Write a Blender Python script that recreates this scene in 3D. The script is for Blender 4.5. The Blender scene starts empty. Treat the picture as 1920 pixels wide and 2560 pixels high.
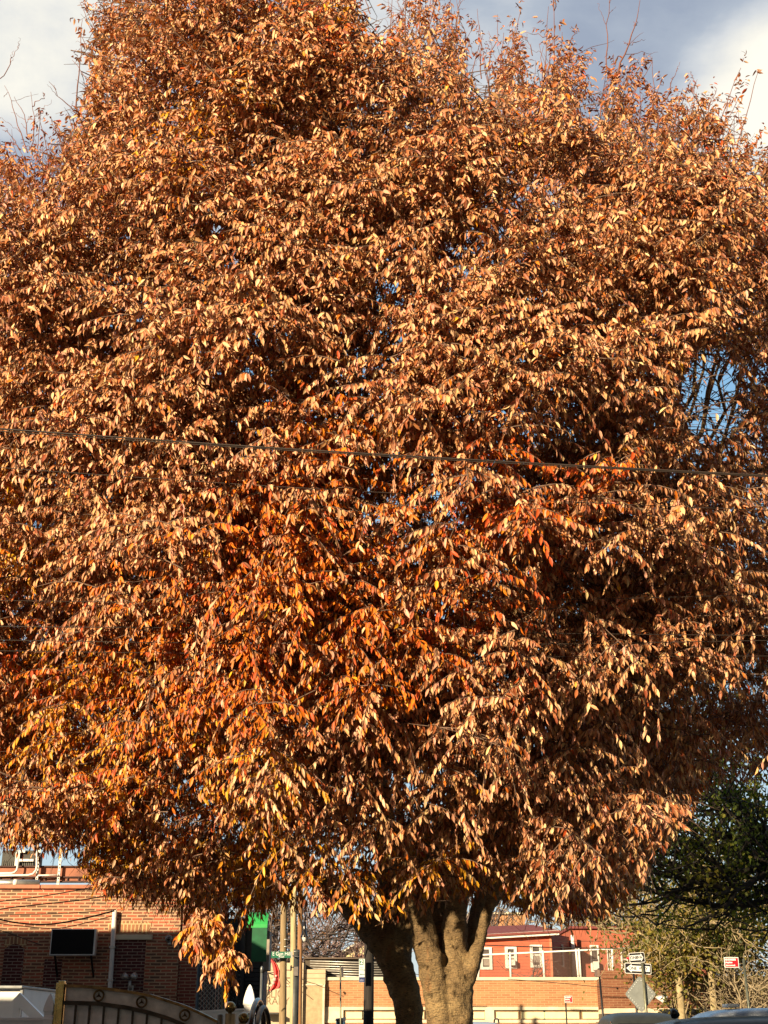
import bpy, bmesh, math, random
import numpy as np
from mathutils import Vector, Matrix, Euler
R = math.radians
rng = np.random.default_rng(11)
random.seed(5)
sc = bpy.context.scene
COL = sc.collection

# ------------------------------------------------------------------ camera
FPX, PITCH, CH = 3200.0, R(22.0), 1.55            # focal length in photo pixels, upward tilt, eye height
cam_d = bpy.data.cameras.new("camera"); cam = bpy.data.objects.new("camera", cam_d); COL.objects.link(cam)
cam.location = (0, 0, CH); cam.rotation_euler = (R(90) + PITCH, 0, 0)
cam_d.sensor_fit = 'VERTICAL'; cam_d.sensor_height = 36.0; cam_d.lens = 36.0 * FPX / 2560.0
cam_d.clip_start = 0.1; cam_d.clip_end = 3000
sc.camera = cam
CP, SP = math.cos(PITCH), math.sin(PITCH)

def P(px, py, Y):
    """photo pixel at ground distance Y -> world point"""
    dx, dy = (px - 960) / FPX, (1280 - py) / FPX
    k = Y / (CP - dy * SP)
    return Vector((dx * k, Y, CH + k * (SP + dy * CP)))

def proj(p):
    """world points (n,3) -> photo pixels"""
    p = np.asarray(p, float)
    y, z = p[:, 1], p[:, 2] - CH
    f = y * CP + z * SP
    u = -y * SP + z * CP
    return 960 + FPX * p[:, 0] / f, 1280 - FPX * u / f

def M(px, Y):                                     # photo pixels near the horizon -> metres
    return px * Y / 3446.0

# ------------------------------------------------------------------ light
SUN_A, SUN_E = R(36), R(17)                       # from behind the camera, to its left
wd = bpy.data.worlds.new("World"); sc.world = wd; wd.use_nodes = True
nt = wd.node_tree; nt.nodes.clear()
def N(t, kind, **kw):
    n = t.nodes.new(kind)
    for k, v in kw.items(): setattr(n, k, v)
    return n
def math_node(t, op, a, b=None):
    n = N(t, 'ShaderNodeMath', operation=op)
    for i, v in enumerate((a, b)):
        if v is None: continue
        if hasattr(v, 'is_output'): t.links.new(v, n.inputs[i])
        else: n.inputs[i].default_value = v
    return n.outputs[0]
def ramp(t, fac, stops, interp='LINEAR'):
    n = N(t, 'ShaderNodeValToRGB'); n.color_ramp.interpolation = interp
    e = n.color_ramp.elements
    while len(e) > 1: e.remove(e[-1])
    for i, (p, c) in enumerate(stops):
        el = e[0] if i == 0 else e.new(p)
        el.position = p; el.color = (c[0], c[1], c[2], 1)
    t.links.new(fac, n.inputs[0]); return n.outputs[0]
def mixc(t, fac, a, b, mode='MIX'):
    n = N(t, 'ShaderNodeMix', data_type='RGBA', blend_type=mode)
    for s, v in ((0, fac), (6, a), (7, b)):
        if hasattr(v, 'is_output'): t.links.new(v, n.inputs[s])
        elif s == 0: n.inputs[0].default_value = v
        else: n.inputs[s].default_value = (*v[:3], 1)
    return n.outputs[2]
sky = N(nt, 'ShaderNodeTexSky'); sky.sky_type = 'NISHITA'; sky.sun_disc = False
sky.sun_elevation = SUN_E; sky.sun_rotation = math.pi + SUN_A
sky.air_density = 1.0; sky.dust_density = 1.0
tc = N(nt, 'ShaderNodeTexCoord')
nrm = N(nt, 'ShaderNodeVectorMath', operation='NORMALIZE'); nt.links.new(tc.outputs['Generated'], nrm.inputs[0])
dirv = nrm.outputs[0]
sep = N(nt, 'ShaderNodeSeparateXYZ'); nt.links.new(dirv, sep.inputs[0])
mp = N(nt, 'ShaderNodeMapping'); mp.inputs['Scale'].default_value = (1.0, 1.0, 2.0); mp.inputs['Location'].default_value = (0.35, 0.1, 0.2)
nt.links.new(dirv, mp.inputs[0])
def noise(t, vec, scale, detail=4, rough=.55, dist=0.0):
    n = N(t, 'ShaderNodeTexNoise'); n.inputs['Scale'].default_value = scale; n.inputs['Detail'].default_value = detail
    n.inputs['Roughness'].default_value = rough; n.inputs['Distortion'].default_value = dist
    if vec is not None: t.links.new(vec, n.inputs['Vector'])
    return n.outputs['Fac']
n_big = noise(nt, mp.outputs[0], 3.2, 7, .6, .25)
n_sml = noise(nt, mp.outputs[0], 9.0, 6, .6, .2)
def lobe(px, py, inner, outer):
    """bright cloud bank centred on one direction of the sky"""
    d = (P(px, py, 100) - Vector((0, 0, CH))).normalized()
    n = N(nt, 'ShaderNodeVectorMath', operation='DOT_PRODUCT'); nt.links.new(dirv, n.inputs[0]); n.inputs[1].default_value = d
    m = N(nt, 'ShaderNodeMapRange', interpolation_type='SMOOTHSTEP')
    m.inputs['From Min'].default_value = math.cos(R(outer)); m.inputs['From Max'].default_value = math.cos(R(inner))
    nt.links.new(n.outputs['Value'], m.inputs['Value']); return m.outputs['Result']
lobes = None
for a, w in (((60, 0, 0.5, 7.5), .95), ((1960, 300, 0.3, 5.8), .88), ((1240, 120, .2, 3.6), .42), ((930, 60, .5, 4.5), .55), ((700, 500, 2, 8), .3), ((30, 700, .5, 5), .35)):
    v = math_node(nt, 'MULTIPLY', lobe(*a), w)
    lobes = v if lobes is None else math_node(nt, 'MAXIMUM', lobes, v)
nn = math_node(nt, 'ADD', math_node(nt, 'MULTIPLY', n_big, .8), math_node(nt, 'MULTIPLY', n_sml, .35))
bright = math_node(nt, 'ADD', lobes, math_node(nt, 'MULTIPLY', math_node(nt, 'SUBTRACT', nn, .56), 2.0))
cloud = ramp(nt, bright, ((0.0, (.17, .20, .255)), (.28, (.22, .25, .295)), (.55, (.33, .345, .36)), (.85, (.46, .45, .41)), (1.0, (.52, .50, .44))))
skyc = mixc(nt, 1.0, sky.outputs[0], (.05, .05, .05), 'MULTIPLY')
clear = ramp(nt, sep.outputs[2], ((0.0, (.38, .42, .44)), (.12, (.31, .40, .45)), (.32, (.19, .34, .47)), (.48, (.15, .30, .46))))
clear = mixc(nt, .75, skyc, clear)
mr = N(nt, 'ShaderNodeMapRange', interpolation_type='SMOOTHSTEP'); mr.inputs['From Min'].default_value = .50; mr.inputs['From Max'].default_value = .60
nt.links.new(math_node(nt, 'ADD', sep.outputs[2], math_node(nt, 'MULTIPLY', math_node(nt, 'SUBTRACT', n_big, .5), .35)), mr.inputs['Value'])
skyout = mixc(nt, mr.outputs['Result'], clear, cloud)
west = N(nt, 'ShaderNodeMapRange', interpolation_type='SMOOTHSTEP'); west.inputs['From Min'].default_value = .25; west.inputs['From Max'].default_value = -.15
nt.links.new(sep.outputs[1], west.inputs['Value'])                    # the western sky behind the camera is clear, and dimmed to deepen the shade
skyout = mixc(nt, west.outputs['Result'], skyout, mixc(nt, 1.0, sky.outputs[0], (.024, .024, .024), 'MULTIPLY'))
bg = N(nt, 'ShaderNodeBackground'); bg.inputs['Strength'].default_value = 1.0
nt.links.new(skyout, bg.inputs['Color'])
wo = N(nt, 'ShaderNodeOutputWorld'); nt.links.new(bg.outputs[0], wo.inputs[0])

sl = bpy.data.lights.new("sun", 'SUN'); sl.energy = 5.0; sl.angle = R(.6); sl.color = (1.0, .79, .51)
so = bpy.data.objects.new("sun", sl); COL.objects.link(so)
SUND = Vector((math.sin(SUN_A) * math.cos(SUN_E), math.cos(SUN_A) * math.cos(SUN_E), -math.sin(SUN_E)))   # travel direction
so.rotation_euler = SUND.to_track_quat('-Z', 'Y').to_euler(); so.location = (-20, -30, 30)
sc.view_settings.view_transform = 'Standard'; sc.view_settings.look = 'None'; sc.view_settings.gamma = 1.0
sc.view_settings.exposure = 1.05
cy = sc.cycles
cy.max_bounces = 6; cy.diffuse_bounces = 3; cy.transmission_bounces = 4; cy.glossy_bounces = 3; cy.transparent_max_bounces = 8
cy.caustics_reflective = False; cy.caustics_refractive = False

# ------------------------------------------------------------------ materials
MATS = {}
def mat(name, col, rough=.6, metal=0.0, var=.12, nscale=6.0, bump=0.0, bscale=40.0, spec=.4, col2=None, stretch=None):
    if name in MATS: return MATS[name]
    m = bpy.data.materials.new(name); m.use_nodes = True; t = m.node_tree
    b = t.nodes['Principled BSDF']; b.inputs['Roughness'].default_value = rough; b.inputs['Metallic'].default_value = metal
    b.inputs['Specular IOR Level'].default_value = spec
    tcn = N(t, 'ShaderNodeTexCoord'); v = tcn.outputs['Object']
    if stretch:
        mpn = N(t, 'ShaderNodeMapping'); mpn.inputs['Scale'].default_value = stretch; t.links.new(v, mpn.inputs[0]); v = mpn.outputs[0]
    f = noise(t, v, nscale, 5, .6)
    c2 = col2 if col2 else tuple(max(0, c * (1 - 2.2 * var)) for c in col)
    c1 = col if col2 else tuple(min(1, c * (1 + var)) for c in col)
    t.links.new(ramp(t, f, ((.3, c2), (.68, c1))), b.inputs['Base Color'])
    r2 = N(t, 'ShaderNodeMapRange'); r2.inputs['To Min'].default_value = max(0, rough - .1); r2.inputs['To Max'].default_value = min(1, rough + .12)
    t.links.new(noise(t, v, nscale * 2.3, 3), r2.inputs['Value']); t.links.new(r2.outputs[0], b.inputs['Roughness'])
    if bump:
        bn = N(t, 'ShaderNodeBump'); bn.inputs['Strength'].default_value = bump; bn.inputs['Distance'].default_value = .02
        t.links.new(noise(t, v, bscale, 5, .65), bn.inputs['Height']); t.links.new(bn.outputs[0], b.inputs['Normal'])
    MATS[name] = m; return m

def brick_mat(name, c1, c2, mortar, bw=.22, bh=.075, ms=.012, bias=0.0, stain=(.6, .55, .5), var=.5):
    m = bpy.data.materials.new(name); m.use_nodes = True; t = m.node_tree; b = t.nodes['Principled BSDF']
    b.inputs['Roughness'].default_value = .85; b.inputs['Specular IOR Level'].default_value = .2
    tcn = N(t, 'ShaderNodeTexCoord'); s = N(t, 'ShaderNodeSeparateXYZ'); t.links.new(tcn.outputs['Object'], s.inputs[0])
    cb = N(t, 'ShaderNodeCombineXYZ'); t.links.new(math_node(t, 'ADD', s.outputs[0], s.outputs[1]), cb.inputs[0]); t.links.new(s.outputs[2], cb.inputs[1])
    # a little wander so that the courses are not ruler straight
    wn = N(t, 'ShaderNodeTexNoise'); wn.inputs['Scale'].default_value = 3.0; t.links.new(tcn.outputs['Object'], wn.inputs['Vector'])
    vm = N(t, 'ShaderNodeVectorMath', operation='MULTIPLY_ADD'); t.links.new(wn.outputs['Color'], vm.inputs[0]); vm.inputs[1].default_value = (.02, .014, 0); t.links.new(cb.outputs[0], vm.inputs[2])
    br = N(t, 'ShaderNodeTexBrick'); t.links.new(vm.outputs[0], br.inputs['Vector'])
    br.inputs['Color1'].default_value = (*c1, 1); br.inputs['Color2'].default_value = (*c2, 1); br.inputs['Mortar'].default_value = (*mortar, 1)
    br.inputs['Scale'].default_value = 1.0; br.inputs['Brick Width'].default_value = bw; br.inputs['Row Height'].default_value = bh
    br.inputs['Mortar Size'].default_value = ms; br.inputs['Mortar Smooth'].default_value = .25; br.inputs['Bias'].default_value = bias
    st = ramp(t, noise(t, tcn.outputs['Object'], 1.7, 6, .65), ((.3, stain), (.62, (1, 1, 1))))
    c = mixc(t, var, br.outputs['Color'], st, 'MULTIPLY')
    gr = ramp(t, noise(t, tcn.outputs['Object'], 38, 3, .7), ((.3, (.72, .72, .72)), (.7, (1.1, 1.08, 1.05))))
    c = mixc(t, .6, c, gr, 'MULTIPLY')
    t.links.new(c, b.inputs['Base Color'])
    bn = N(t, 'ShaderNodeBump'); bn.inputs['Strength'].default_value = .6; bn.inputs['Distance'].default_value = .012; bn.invert = True
    t.links.new(br.outputs['Fac'], bn.inputs['Height']); t.links.new(bn.outputs[0], b.inputs['Normal'])
    MATS[name] = m; return m

def siding_mat(name, col, pitch=.13):
    m = bpy.data.materials.new(name); m.use_nodes = True; t = m.node_tree; b = t.nodes['Principled BSDF']; b.inputs['Roughness'].default_value = .7
    tcn = N(t, 'ShaderNodeTexCoord'); s = N(t, 'ShaderNodeSeparateXYZ'); t.links.new(tcn.outputs['Object'], s.inputs[0])
    fr = math_node(t, 'FRACT', math_node(t, 'DIVIDE', s.outputs[2], pitch))
    bn = N(t, 'ShaderNodeBump'); bn.inputs['Strength'].default_value = 1.0; bn.inputs['Distance'].default_value = .03; bn.invert = True
    t.links.new(fr, bn.inputs['Height']); t.links.new(bn.outputs[0], b.inputs['Normal'])
    gap = ramp(t, fr, ((.0, (.45, .45, .45)), (.10, (1, 1, 1))))
    f = ramp(t, noise(t, tcn.outputs['Object'], .9, 5, .6), ((.3, tuple(c * .72 for c in col)), (.7, col)))
    t.links.new(mixc(t, 1.0, f, gap, 'MULTIPLY'), b.inputs['Base Color']); MATS[name] = m; return m

def leaf_mat(name, trans=.3, rough=.45, sat=1.0, spec=.35):
    m = bpy.data.materials.new(name); m.use_nodes = True; t = m.node_tree; b = t.nodes['Principled BSDF']
    at = N(t, 'ShaderNodeAttribute'); at.attribute_name = 'leafcol'
    b.inputs['Roughness'].default_value = rough; b.inputs['Specular IOR Level'].default_value = spec
    t.links.new(at.outputs['Color'], b.inputs['Base Color'])
    tr = N(t, 'ShaderNodeBsdfTranslucent'); hs = N(t, 'ShaderNodeHueSaturation'); hs.inputs['Saturation'].default_value = 1.25; hs.inputs['Value'].default_value = .9
    t.links.new(at.outputs['Color'], hs.inputs['Color']); t.links.new(hs.outputs[0], tr.inputs['Color'])
    mx = N(t, 'ShaderNodeMixShader'); mx.inputs[0].default_value = trans
    t.links.new(b.outputs[0], mx.inputs[1]); t.links.new(tr.outputs[0], mx.inputs[2])
    t.links.new(mx.outputs[0], t.nodes['Material Output'].inputs[0]); MATS[name] = m; return m

# ------------------------------------------------------------------ object helpers
def tag(o, label=None, cat=None, group=None, kind=None):
    if label: o['label'] = label
    if cat: o['category'] = cat
    if group: o['group'] = group
    if kind: o['kind'] = kind
    return o
def thing(name, loc, label, cat, group=None, rz=0.0):
    o = bpy.data.objects.new(name, None); COL.objects.link(o); o.empty_display_size = .2
    o.location = loc; o.rotation_euler = (0, 0, rz)
    return tag(o, label, cat, group)
def mat_local(o):
    return Matrix.LocRotScale(o.location, o.rotation_euler, o.scale)
def link_obj(name, me, m, parent=None, local=False):
    o = bpy.data.objects.new(name, me); COL.objects.link(o)
    if m is not None and not me.materials: me.materials.append(m)
    if parent is not None:
        o.parent = parent
        if not local:
            mw = mat_local(parent)
            if parent.parent is not None: mw = mat_local(parent.parent) @ parent.matrix_parent_inverse @ mw
            o.matrix_parent_inverse = mw.inverted()
    return o
class MB:
    """collects simple solids and links them as ONE mesh object"""
    def __init__(s): s.v = []; s.f = []; s.sm = []
    def add(s, vs, fs, smooth=False):
        o = len(s.v); s.v += [tuple(x) for x in vs]; s.f += [tuple(i + o for i in f) for f in fs]; s.sm += [smooth] * len(fs); return s
    def box(s, x0, x1, y0, y1, z0, z1, bev=0.0):
        if bev <= 0:
            vs = [(x, y, z) for z in (z0, z1) for y in (y0, y1) for x in (x0, x1)]
            return s.add(vs, [(0, 2, 3, 1), (4, 5, 7, 6), (0, 1, 5, 4), (2, 6, 7, 3), (0, 4, 6, 2), (1, 3, 7, 5)])
        bm = bmesh.new(); bmesh.ops.create_cube(bm, size=1)
        for v in bm.verts: v.co = Vector(((x0 + x1) / 2 + v.co.x * (x1 - x0), (y0 + y1) / 2 + v.co.y * (y1 - y0), (z0 + z1) / 2 + v.co.z * (z1 - z0)))
        bmesh.ops.bevel(bm, geom=list(bm.edges), offset=bev, segments=2, profile=.6, affect='EDGES')
        bm.verts.index_update(); s.add([v.co[:] for v in bm.verts], [[v.index for v in f.verts] for f in bm.faces]); bm.free(); return s
    def xbox(s, mtx, sx, sy, sz):
        vs = [mtx @ Vector((x * sx / 2, y * sy / 2, z * sz / 2)) for z in (-1, 1) for y in (-1, 1) for x in (-1, 1)]
        return s.add(vs, [(0, 2, 3, 1), (4, 5, 7, 6), (0, 1, 5, 4), (2, 6, 7, 3), (0, 4, 6, 2), (1, 3, 7, 5)])
    def beam(s, a, b, w, h):
        a, b = Vector(a), Vector(b); d = b - a
        up = Vector((0, 0, 1)) if abs(d.normalized().z) < .95 else Vector((0, 1, 0))
        x = d.normalized(); y = up.cross(x).normalized(); z = x.cross(y)
        m = Matrix((x, y, z)).transposed().to_4x4(); m.translation = (a + b) / 2
        return s.xbox(m, d.length, w, h)
    def tube(s, pts, rad, n=8, cap=True):
        pts = [Vector(p) for p in pts]; k = len(pts)
        if not hasattr(rad, '__len__'): rad = [rad] * k
        vs = []; prev = None
        for i, p in enumerate(pts):
            t = (pts[min(i + 1, k - 1)] - pts[max(i - 1, 0)]).normalized()
            if prev is None: a = Vector((1, 0, 0)) if abs(t.x) < .8 else Vector((0, 1, 0))
            else: a = prev
            a = (a - t * a.dot(t)).normalized(); prev = a; c = t.cross(a)
            for j in range(n):
                w = 2 * math.pi * j / n; vs.append(p + (a * math.cos(w) + c * math.sin(w)) * rad[i])
        fs = [(i * n + j, i * n + (j + 1) % n, (i + 1) * n + (j + 1) % n, (i + 1) * n + j) for i in range(k - 1) for j in range(n)]
        if cap: fs += [tuple(range(n))[::-1], tuple(range((k - 1) * n, k * n))]
        return s.add(vs, fs, True)
    def lathe(s, c, prof, n=20):
        c = Vector(c); return s.tube([c + Vector((0, 0, z)) for r, z in prof], [max(r, 1e-4) for r, z in prof], n)
    def sphere(s, c, r, n=20, m=12):
        prof = [(r * math.sin(math.pi * i / m), -r * math.cos(math.pi * i / m)) for i in range(m + 1)]
        return s.lathe(c, prof, n)
    def prism(s, poly, origin, ux, uy, depth):
        """flat outline poly (u,v) at origin in the plane ux/uy, thickened along ux x uy by depth"""
        o, ux, uy = Vector(origin), Vector(ux).normalized(), Vector(uy).normalized(); nn = ux.cross(uy)
        k = len(poly); a = [o + ux * u + uy * v for u, v in poly]; b = [p + nn * depth for p in a]
        fs = [tuple(range(k))[::-1], tuple(range(k, 2 * k))] + [(i, (i + 1) % k, k + (i + 1) % k, k + i) for i in range(k)]
        return s.add(a + b, fs)
    def build(s, name, m, parent=None, **kw):
        me = bpy.data.meshes.new(name); me.from_pydata(s.v, [], s.f); me.update()
        me.polygons.foreach_set('use_smooth', s.sm)
        bm = bmesh.new(); bm.from_mesh(me); bmesh.ops.recalc_face_normals(bm, faces=bm.faces); bm.to_mesh(me); bm.free()
        o = link_obj(name, me, m, parent); tag(o, **kw); return o
def text_obj(name, txt, size, origin, m, parent=None, ux=(1, 0, 0), uy=(0, 0, 1), ext=.004, align='CENTER', sx=1.0, bold=0.0):
    cu = bpy.data.curves.new(name, 'FONT'); cu.body = txt; cu.size = size; cu.extrude = ext; cu.align_x = align; cu.align_y = 'CENTER'; cu.offset = bold
    t = bpy.data.objects.new(name, cu); COL.objects.link(t)
    dg = bpy.context.evaluated_depsgraph_get(); dg.update()
    me = bpy.data.meshes.new_from_object(t.evaluated_get(dg)); bpy.data.objects.remove(t)
    ux, uy = Vector(ux).normalized(), Vector(uy).normalized(); mm = Matrix((ux, uy, ux.cross(uy))).transposed().to_4x4(); mm.translation = Vector(origin)
    me.transform(mm @ Matrix.Diagonal((sx, 1, 1, 1)))
    me.materials.clear(); return link_obj(name, me, m, parent)

# ------------------------------------------------------------------ foliage engine
class VNoise:
    def __init__(s, seed, n=24):
        s.g = np.random.default_rng(seed).random((n, n, n)); s.n = n
    def __call__(s, p, freq):
        q = np.asarray(p) * freq + 100.3; i = np.floor(q).astype(int); f = q - i; f = f * f * (3 - 2 * f); n = s.n; out = 0
        for dx in (0, 1):
            for dy in (0, 1):
                for dz in (0, 1):
                    w = (f[:, 0] if dx else 1 - f[:, 0]) * (f[:, 1] if dy else 1 - f[:, 1]) * (f[:, 2] if dz else 1 - f[:, 2])
                    out = out + w * s.g[(i[:, 0] + dx) % n, (i[:, 1] + dy) % n, (i[:, 2] + dz) % n]
        return out
def unit(a): return a / np.maximum(np.linalg.norm(a, axis=1, keepdims=True), 1e-9)

def leaf_mesh(name, base, axis, normal, length, width, col, m, parent, curl=.18):
    """many single leaves, each a folded, slightly curved, pointed blade of 7 vertices"""
    n = len(base); ax = unit(axis); nr = unit(normal - ax * np.sum(normal * ax, 1, keepdims=True)); sd = np.cross(nr, ax)
    L = length[:, None]; W = width[:, None] * .5
    cu = (curl * (.4 + 1.2 * rng.random(n)))[:, None] * L
    fold = (.25 + .5 * rng.random(n))[:, None] * W
    def pt(t, w, s): # t along, w half width factor, s side
        return base + ax * L * t + sd * W * w * s + nr * (fold * w - cu * (t * t))
    V = np.stack([pt(0, 0, 0), pt(.28, .78, -1), pt(.62, .86, -1), pt(.28, .78, 1), pt(.62, .86, 1), pt(.48, 0, 0), pt(1.0, 0, 0)], 1)
    V[:, 0] -= 0
    tri = np.array([(0, 5, 1), (1, 5, 2), (2, 5, 6), (0, 3, 5), (3, 4, 5), (4, 6, 5)])
    F = (np.arange(n)[:, None, None] * 7 + tri[None]).reshape(-1)
    me = bpy.data.meshes.new(name); nv, nf = n * 7, n * 6
    me.vertices.add(nv); me.vertices.foreach_set('co', V.reshape(-1).astype(np.float32))
    me.loops.add(nf * 3); me.loops.foreach_set('vertex_index', F.astype(np.int32))
    me.polygons.add(nf); me.polygons.foreach_set('loop_start', np.arange(0, nf * 3, 3, dtype=np.int32))
    me.update(calc_edges=True)
    at = me.attributes.new('leafcol', 'FLOAT_COLOR', 'POINT')
    c4 = np.ones((n, 7, 4), np.float32); c4[:, :, :3] = col[:, None, :]; at.data.foreach_set('color', c4.reshape(-1))
    return link_obj(name, me, m, parent)

def tubes_mesh(name, paths, radii, n, m, parent):
    """paths (k, s, 3), radii (k, s): all the fine twigs of one tree as one mesh"""
    paths = np.asarray(paths, float); radii = np.asarray(radii, float); k, s, _ = paths.shape
    t = unit(np.gradient(paths, axis=1).reshape(-1, 3)).reshape(k, s, 3)
    a = np.where(np.abs(t[..., :1]) < .8, np.array([1.0, 0, 0]), np.array([0, 1.0, 0]))
    a = unit((a - t * np.sum(a * t, -1, keepdims=True)).reshape(-1, 3)).reshape(k, s, 3); c = np.cross(t, a)
    w = 2 * np.pi * np.arange(n) / n
    V = paths[:, :, None] + radii[:, :, None, None] * (a[:, :, None] * np.cos(w)[None, None, :, None] + c[:, :, None] * np.sin(w)[None, None, :, None])
    i, j = np.meshgrid(np.arange(s - 1), np.arange(n), indexing='ij')
    q = np.stack([i * n + j, i * n + (j + 1) % n, (i + 1) * n + (j + 1) % n, (i + 1) * n + j], -1).reshape(-1, 4)
    F = (np.arange(k)[:, None, None] * (s * n) + q[None]).reshape(-1)
    me = bpy.data.meshes.new(name); nf = len(F) // 4
    me.vertices.add(k * s * n); me.vertices.foreach_set('co', V.reshape(-1).astype(np.float32))
    me.loops.add(len(F)); me.loops.foreach_set('vertex_index', F.astype(np.int32))
    me.polygons.add(nf); me.polygons.foreach_set('loop_start', np.arange(0, nf * 4, 4, dtype=np.int32))
    me.update(calc_edges=True); me.polygons.foreach_set('use_smooth', np.ones(nf, bool))
    return link_obj(name, me, m, parent)

def sprays(cent, dirs, ntw, nlf, blen, tlen, leaf, droop, rs, jit=.35, fl=1.0, flat=.35):
    """leafy branchlets: every clump is a short branchlet with side twigs, every twig a row of alternate leaves.
    returns twig paths, leaf base/axis/normal/length/width and the clump index of every leaf"""
    K = len(cent); dirs = unit(dirs)
    B = ntw
    s = np.linspace(.05, 1, B)[None, :] + rs.normal(0, .05, (K, B))
    up = np.array([0, 0, 1.0])
    side = unit(np.cross(dirs, up) + rs.normal(0, .15, (K, 3)))
    bend = rs.normal(0, .26, (K, 3)) - np.array([0, 0, .12])
    p0 = cent - dirs * blen[:, None] * .55
    start = p0[:, None] + dirs[:, None] * (s * blen[:, None])[..., None] + bend[:, None] * (s ** 2 * blen[:, None])[..., None]
    sg = np.where(np.arange(B) % 2 == 0, 1.0, -1.0)[None, :, None]
    td = dirs[:, None] * rs.uniform(.35, 1.0, (K, B, 1)) + side[:, None] * sg * rs.uniform(.4, 1.1, (K, B, 1)) + rs.normal(0, jit, (K, B, 3)) * np.array([1, 1, .8])
    td = td / np.linalg.norm(td, axis=-1, keepdims=True)
    tl = (tlen[:, None] if hasattr(tlen, '__len__') else tlen) * rs.uniform(.55, 1.25, (K, B))
    S = 4; u = np.linspace(0, 1, S)
    dv = np.asarray(droop); dv = dv[:, None] if dv.ndim else np.full((K, 1), float(dv))
    sag = (dv * tl)[:, :, None] * (u ** 2)[None, None]
    tw = start[:, :, None] + td[:, :, None] * (tl[..., None] * u)[..., None] - up * sag[..., None]
    twp = tw.reshape(K * B, S, 3); twr = np.tile(np.array([.0045, .0035, .0025, .0012]), (K * B, 1))
    main = p0[:, None] + dirs[:, None] * (u[None] * blen[:, None])[..., None] + bend[:, None] * ((u ** 2)[None] * blen[:, None])[..., None]
    # leaves
    T = K * B; Lr = np.arange(nlf); uu = (Lr[None] + rs.uniform(.2, 1, (T, nlf))) / nlf
    tlr = tl.reshape(T, 1); tdr = td.reshape(T, 1, 3); dvr = np.repeat(dv[:, 0], B)[:, None]
    base = start.reshape(T, 1, 3) + tdr * (tlr * uu)[..., None] - up * (dvr * tlr * uu ** 2)[..., None]
    tan = tdr - up * (2 * dvr * uu)[..., None]
    sd2 = np.cross(tan, up); sd2 = sd2 / np.maximum(np.linalg.norm(sd2, axis=-1, keepdims=True), 1e-6)
    ls = np.where(Lr % 2 == 0, 1.0, -1.0)[None, :, None]
    hang = (fl * rs.uniform(.45, 1.35, (T, nlf)))[..., None]
    axis = tan * .55 + sd2 * ls * rs.uniform(.2, .75, (T, nlf, 1)) - up * hang + rs.normal(0, .22, (T, nlf, 3))
    ci = np.repeat(np.arange(K), B * nlf)
    outw = np.repeat(dirs, B * nlf, 0)
    nrmv = outw * np.array([1, 1, .3]) * .9 + up * flat + rs.normal(0, .42, (T * nlf, 3))
    n = T * nlf
    ln = leaf * rs.uniform(.62, 1.18, n); wd_ = ln * rs.uniform(.27, .41, n)
    return twp, twr, main, base.reshape(-1, 3), axis.reshape(-1, 3), nrmv, ln, wd_, ci

def curve_path(a, b, ta, tb, n=7):
    a, b, ta, tb = map(np.asarray, (a, b, ta, tb)); u = np.linspace(0, 1, n)[:, None]
    return (2*u**3 - 3*u**2 + 1) * a + (u**3 - 2*u**2 + u) * ta + (-2*u**3 + 3*u**2) * b + (u**3 - u**2) * tb

# ------------------------------------------------------------------ THE SETTING
asph = mat('asphalt', (.055, .053, .05), .9, var=.2, nscale=3, bump=.4, bscale=60)
conc = mat('concrete', (.36, .34, .31), .85, var=.12, nscale=2, bump=.25, bscale=50)
soil = mat('soil', (.09, .065, .045), .95, var=.25, nscale=9, bump=.6, bscale=30)
MB().box(-400, 400, -200, 900, -.4, -.16).build('ground', soil, kind='structure')
MB().box(-120, 160, 1.0, 8.6, -.3, 0.0).build('road', asph, kind='structure')
MB().box(2.4, 13.5, 8.6, 52, -.3, -.004).build('side_road', asph, kind='structure')
MB().box(-120, 160, 36, 53.5, -.3, .004).build('avenue', asph, kind='structure')
MB().box(-120, 2.2, 8.75, 14.4, -.3, .13).build('sidewalk', conc, kind='structure')
MB().box(-120, 2.4, 8.6, 8.75, -.3, .125, ).build('kerb', mat('kerb_stone', (.42, .41, .39), .8, nscale=5), kind='structure')
MB().box(-120, 160, 53.5, 58, -.3, .13).build('far_pavement', conc, kind='structure')
MB().box(-120, 160, -6, 1.0, -.3, .12).build('near_pavement', conc, kind='structure')
MB().box(-.35, 1.35, 10.5, 12.6, .1, .15).build('tree_pit', soil, kind='structure')
m_ = MB()
for k in range(20): m_.box(-60 + k * 6, -57 + k * 6, 4.74, 4.86, -.1, .004)
m_.build('lane_marking', mat('road_paint', (.75, .62, .15), .7, nscale=8), kind='structure')
# ------------------------------------------------------------------ THE BIG AUTUMN TREE
bark = bpy.data.materials.new('zelkova_bark'); bark.use_nodes = True; t = bark.node_tree; b = t.nodes['Principled BSDF']
b.inputs['Roughness'].default_value = .8; b.inputs['Specular IOR Level'].default_value = .25
tcn = N(t, 'ShaderNodeTexCoord'); v = tcn.outputs['Object']
mpn = N(t, 'ShaderNodeMapping'); mpn.inputs['Scale'].default_value = (1, 1, 3.2); t.links.new(v, mpn.inputs[0])      # lenticels run across the stem
mpv = N(t, 'ShaderNodeMapping'); mpv.inputs['Scale'].default_value = (1, 1, .35); t.links.new(v, mpv.inputs[0])
base_c = ramp(t, noise(t, v, 5.0, 6, .65), ((.28, (.12, .080, .042)), (.5, (.21, .145, .075)), (.72, (.31, .225, .115))))
lent = ramp(t, noise(t, mpn.outputs[0], 34, 3, .6), ((.32, (.30, .28, .25)), (.47, (1, 1, 1)), (.70, (1.5, 1.38, 1.15))))
c = mixc(t, .75, base_c, lent, 'MULTIPLY')
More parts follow.
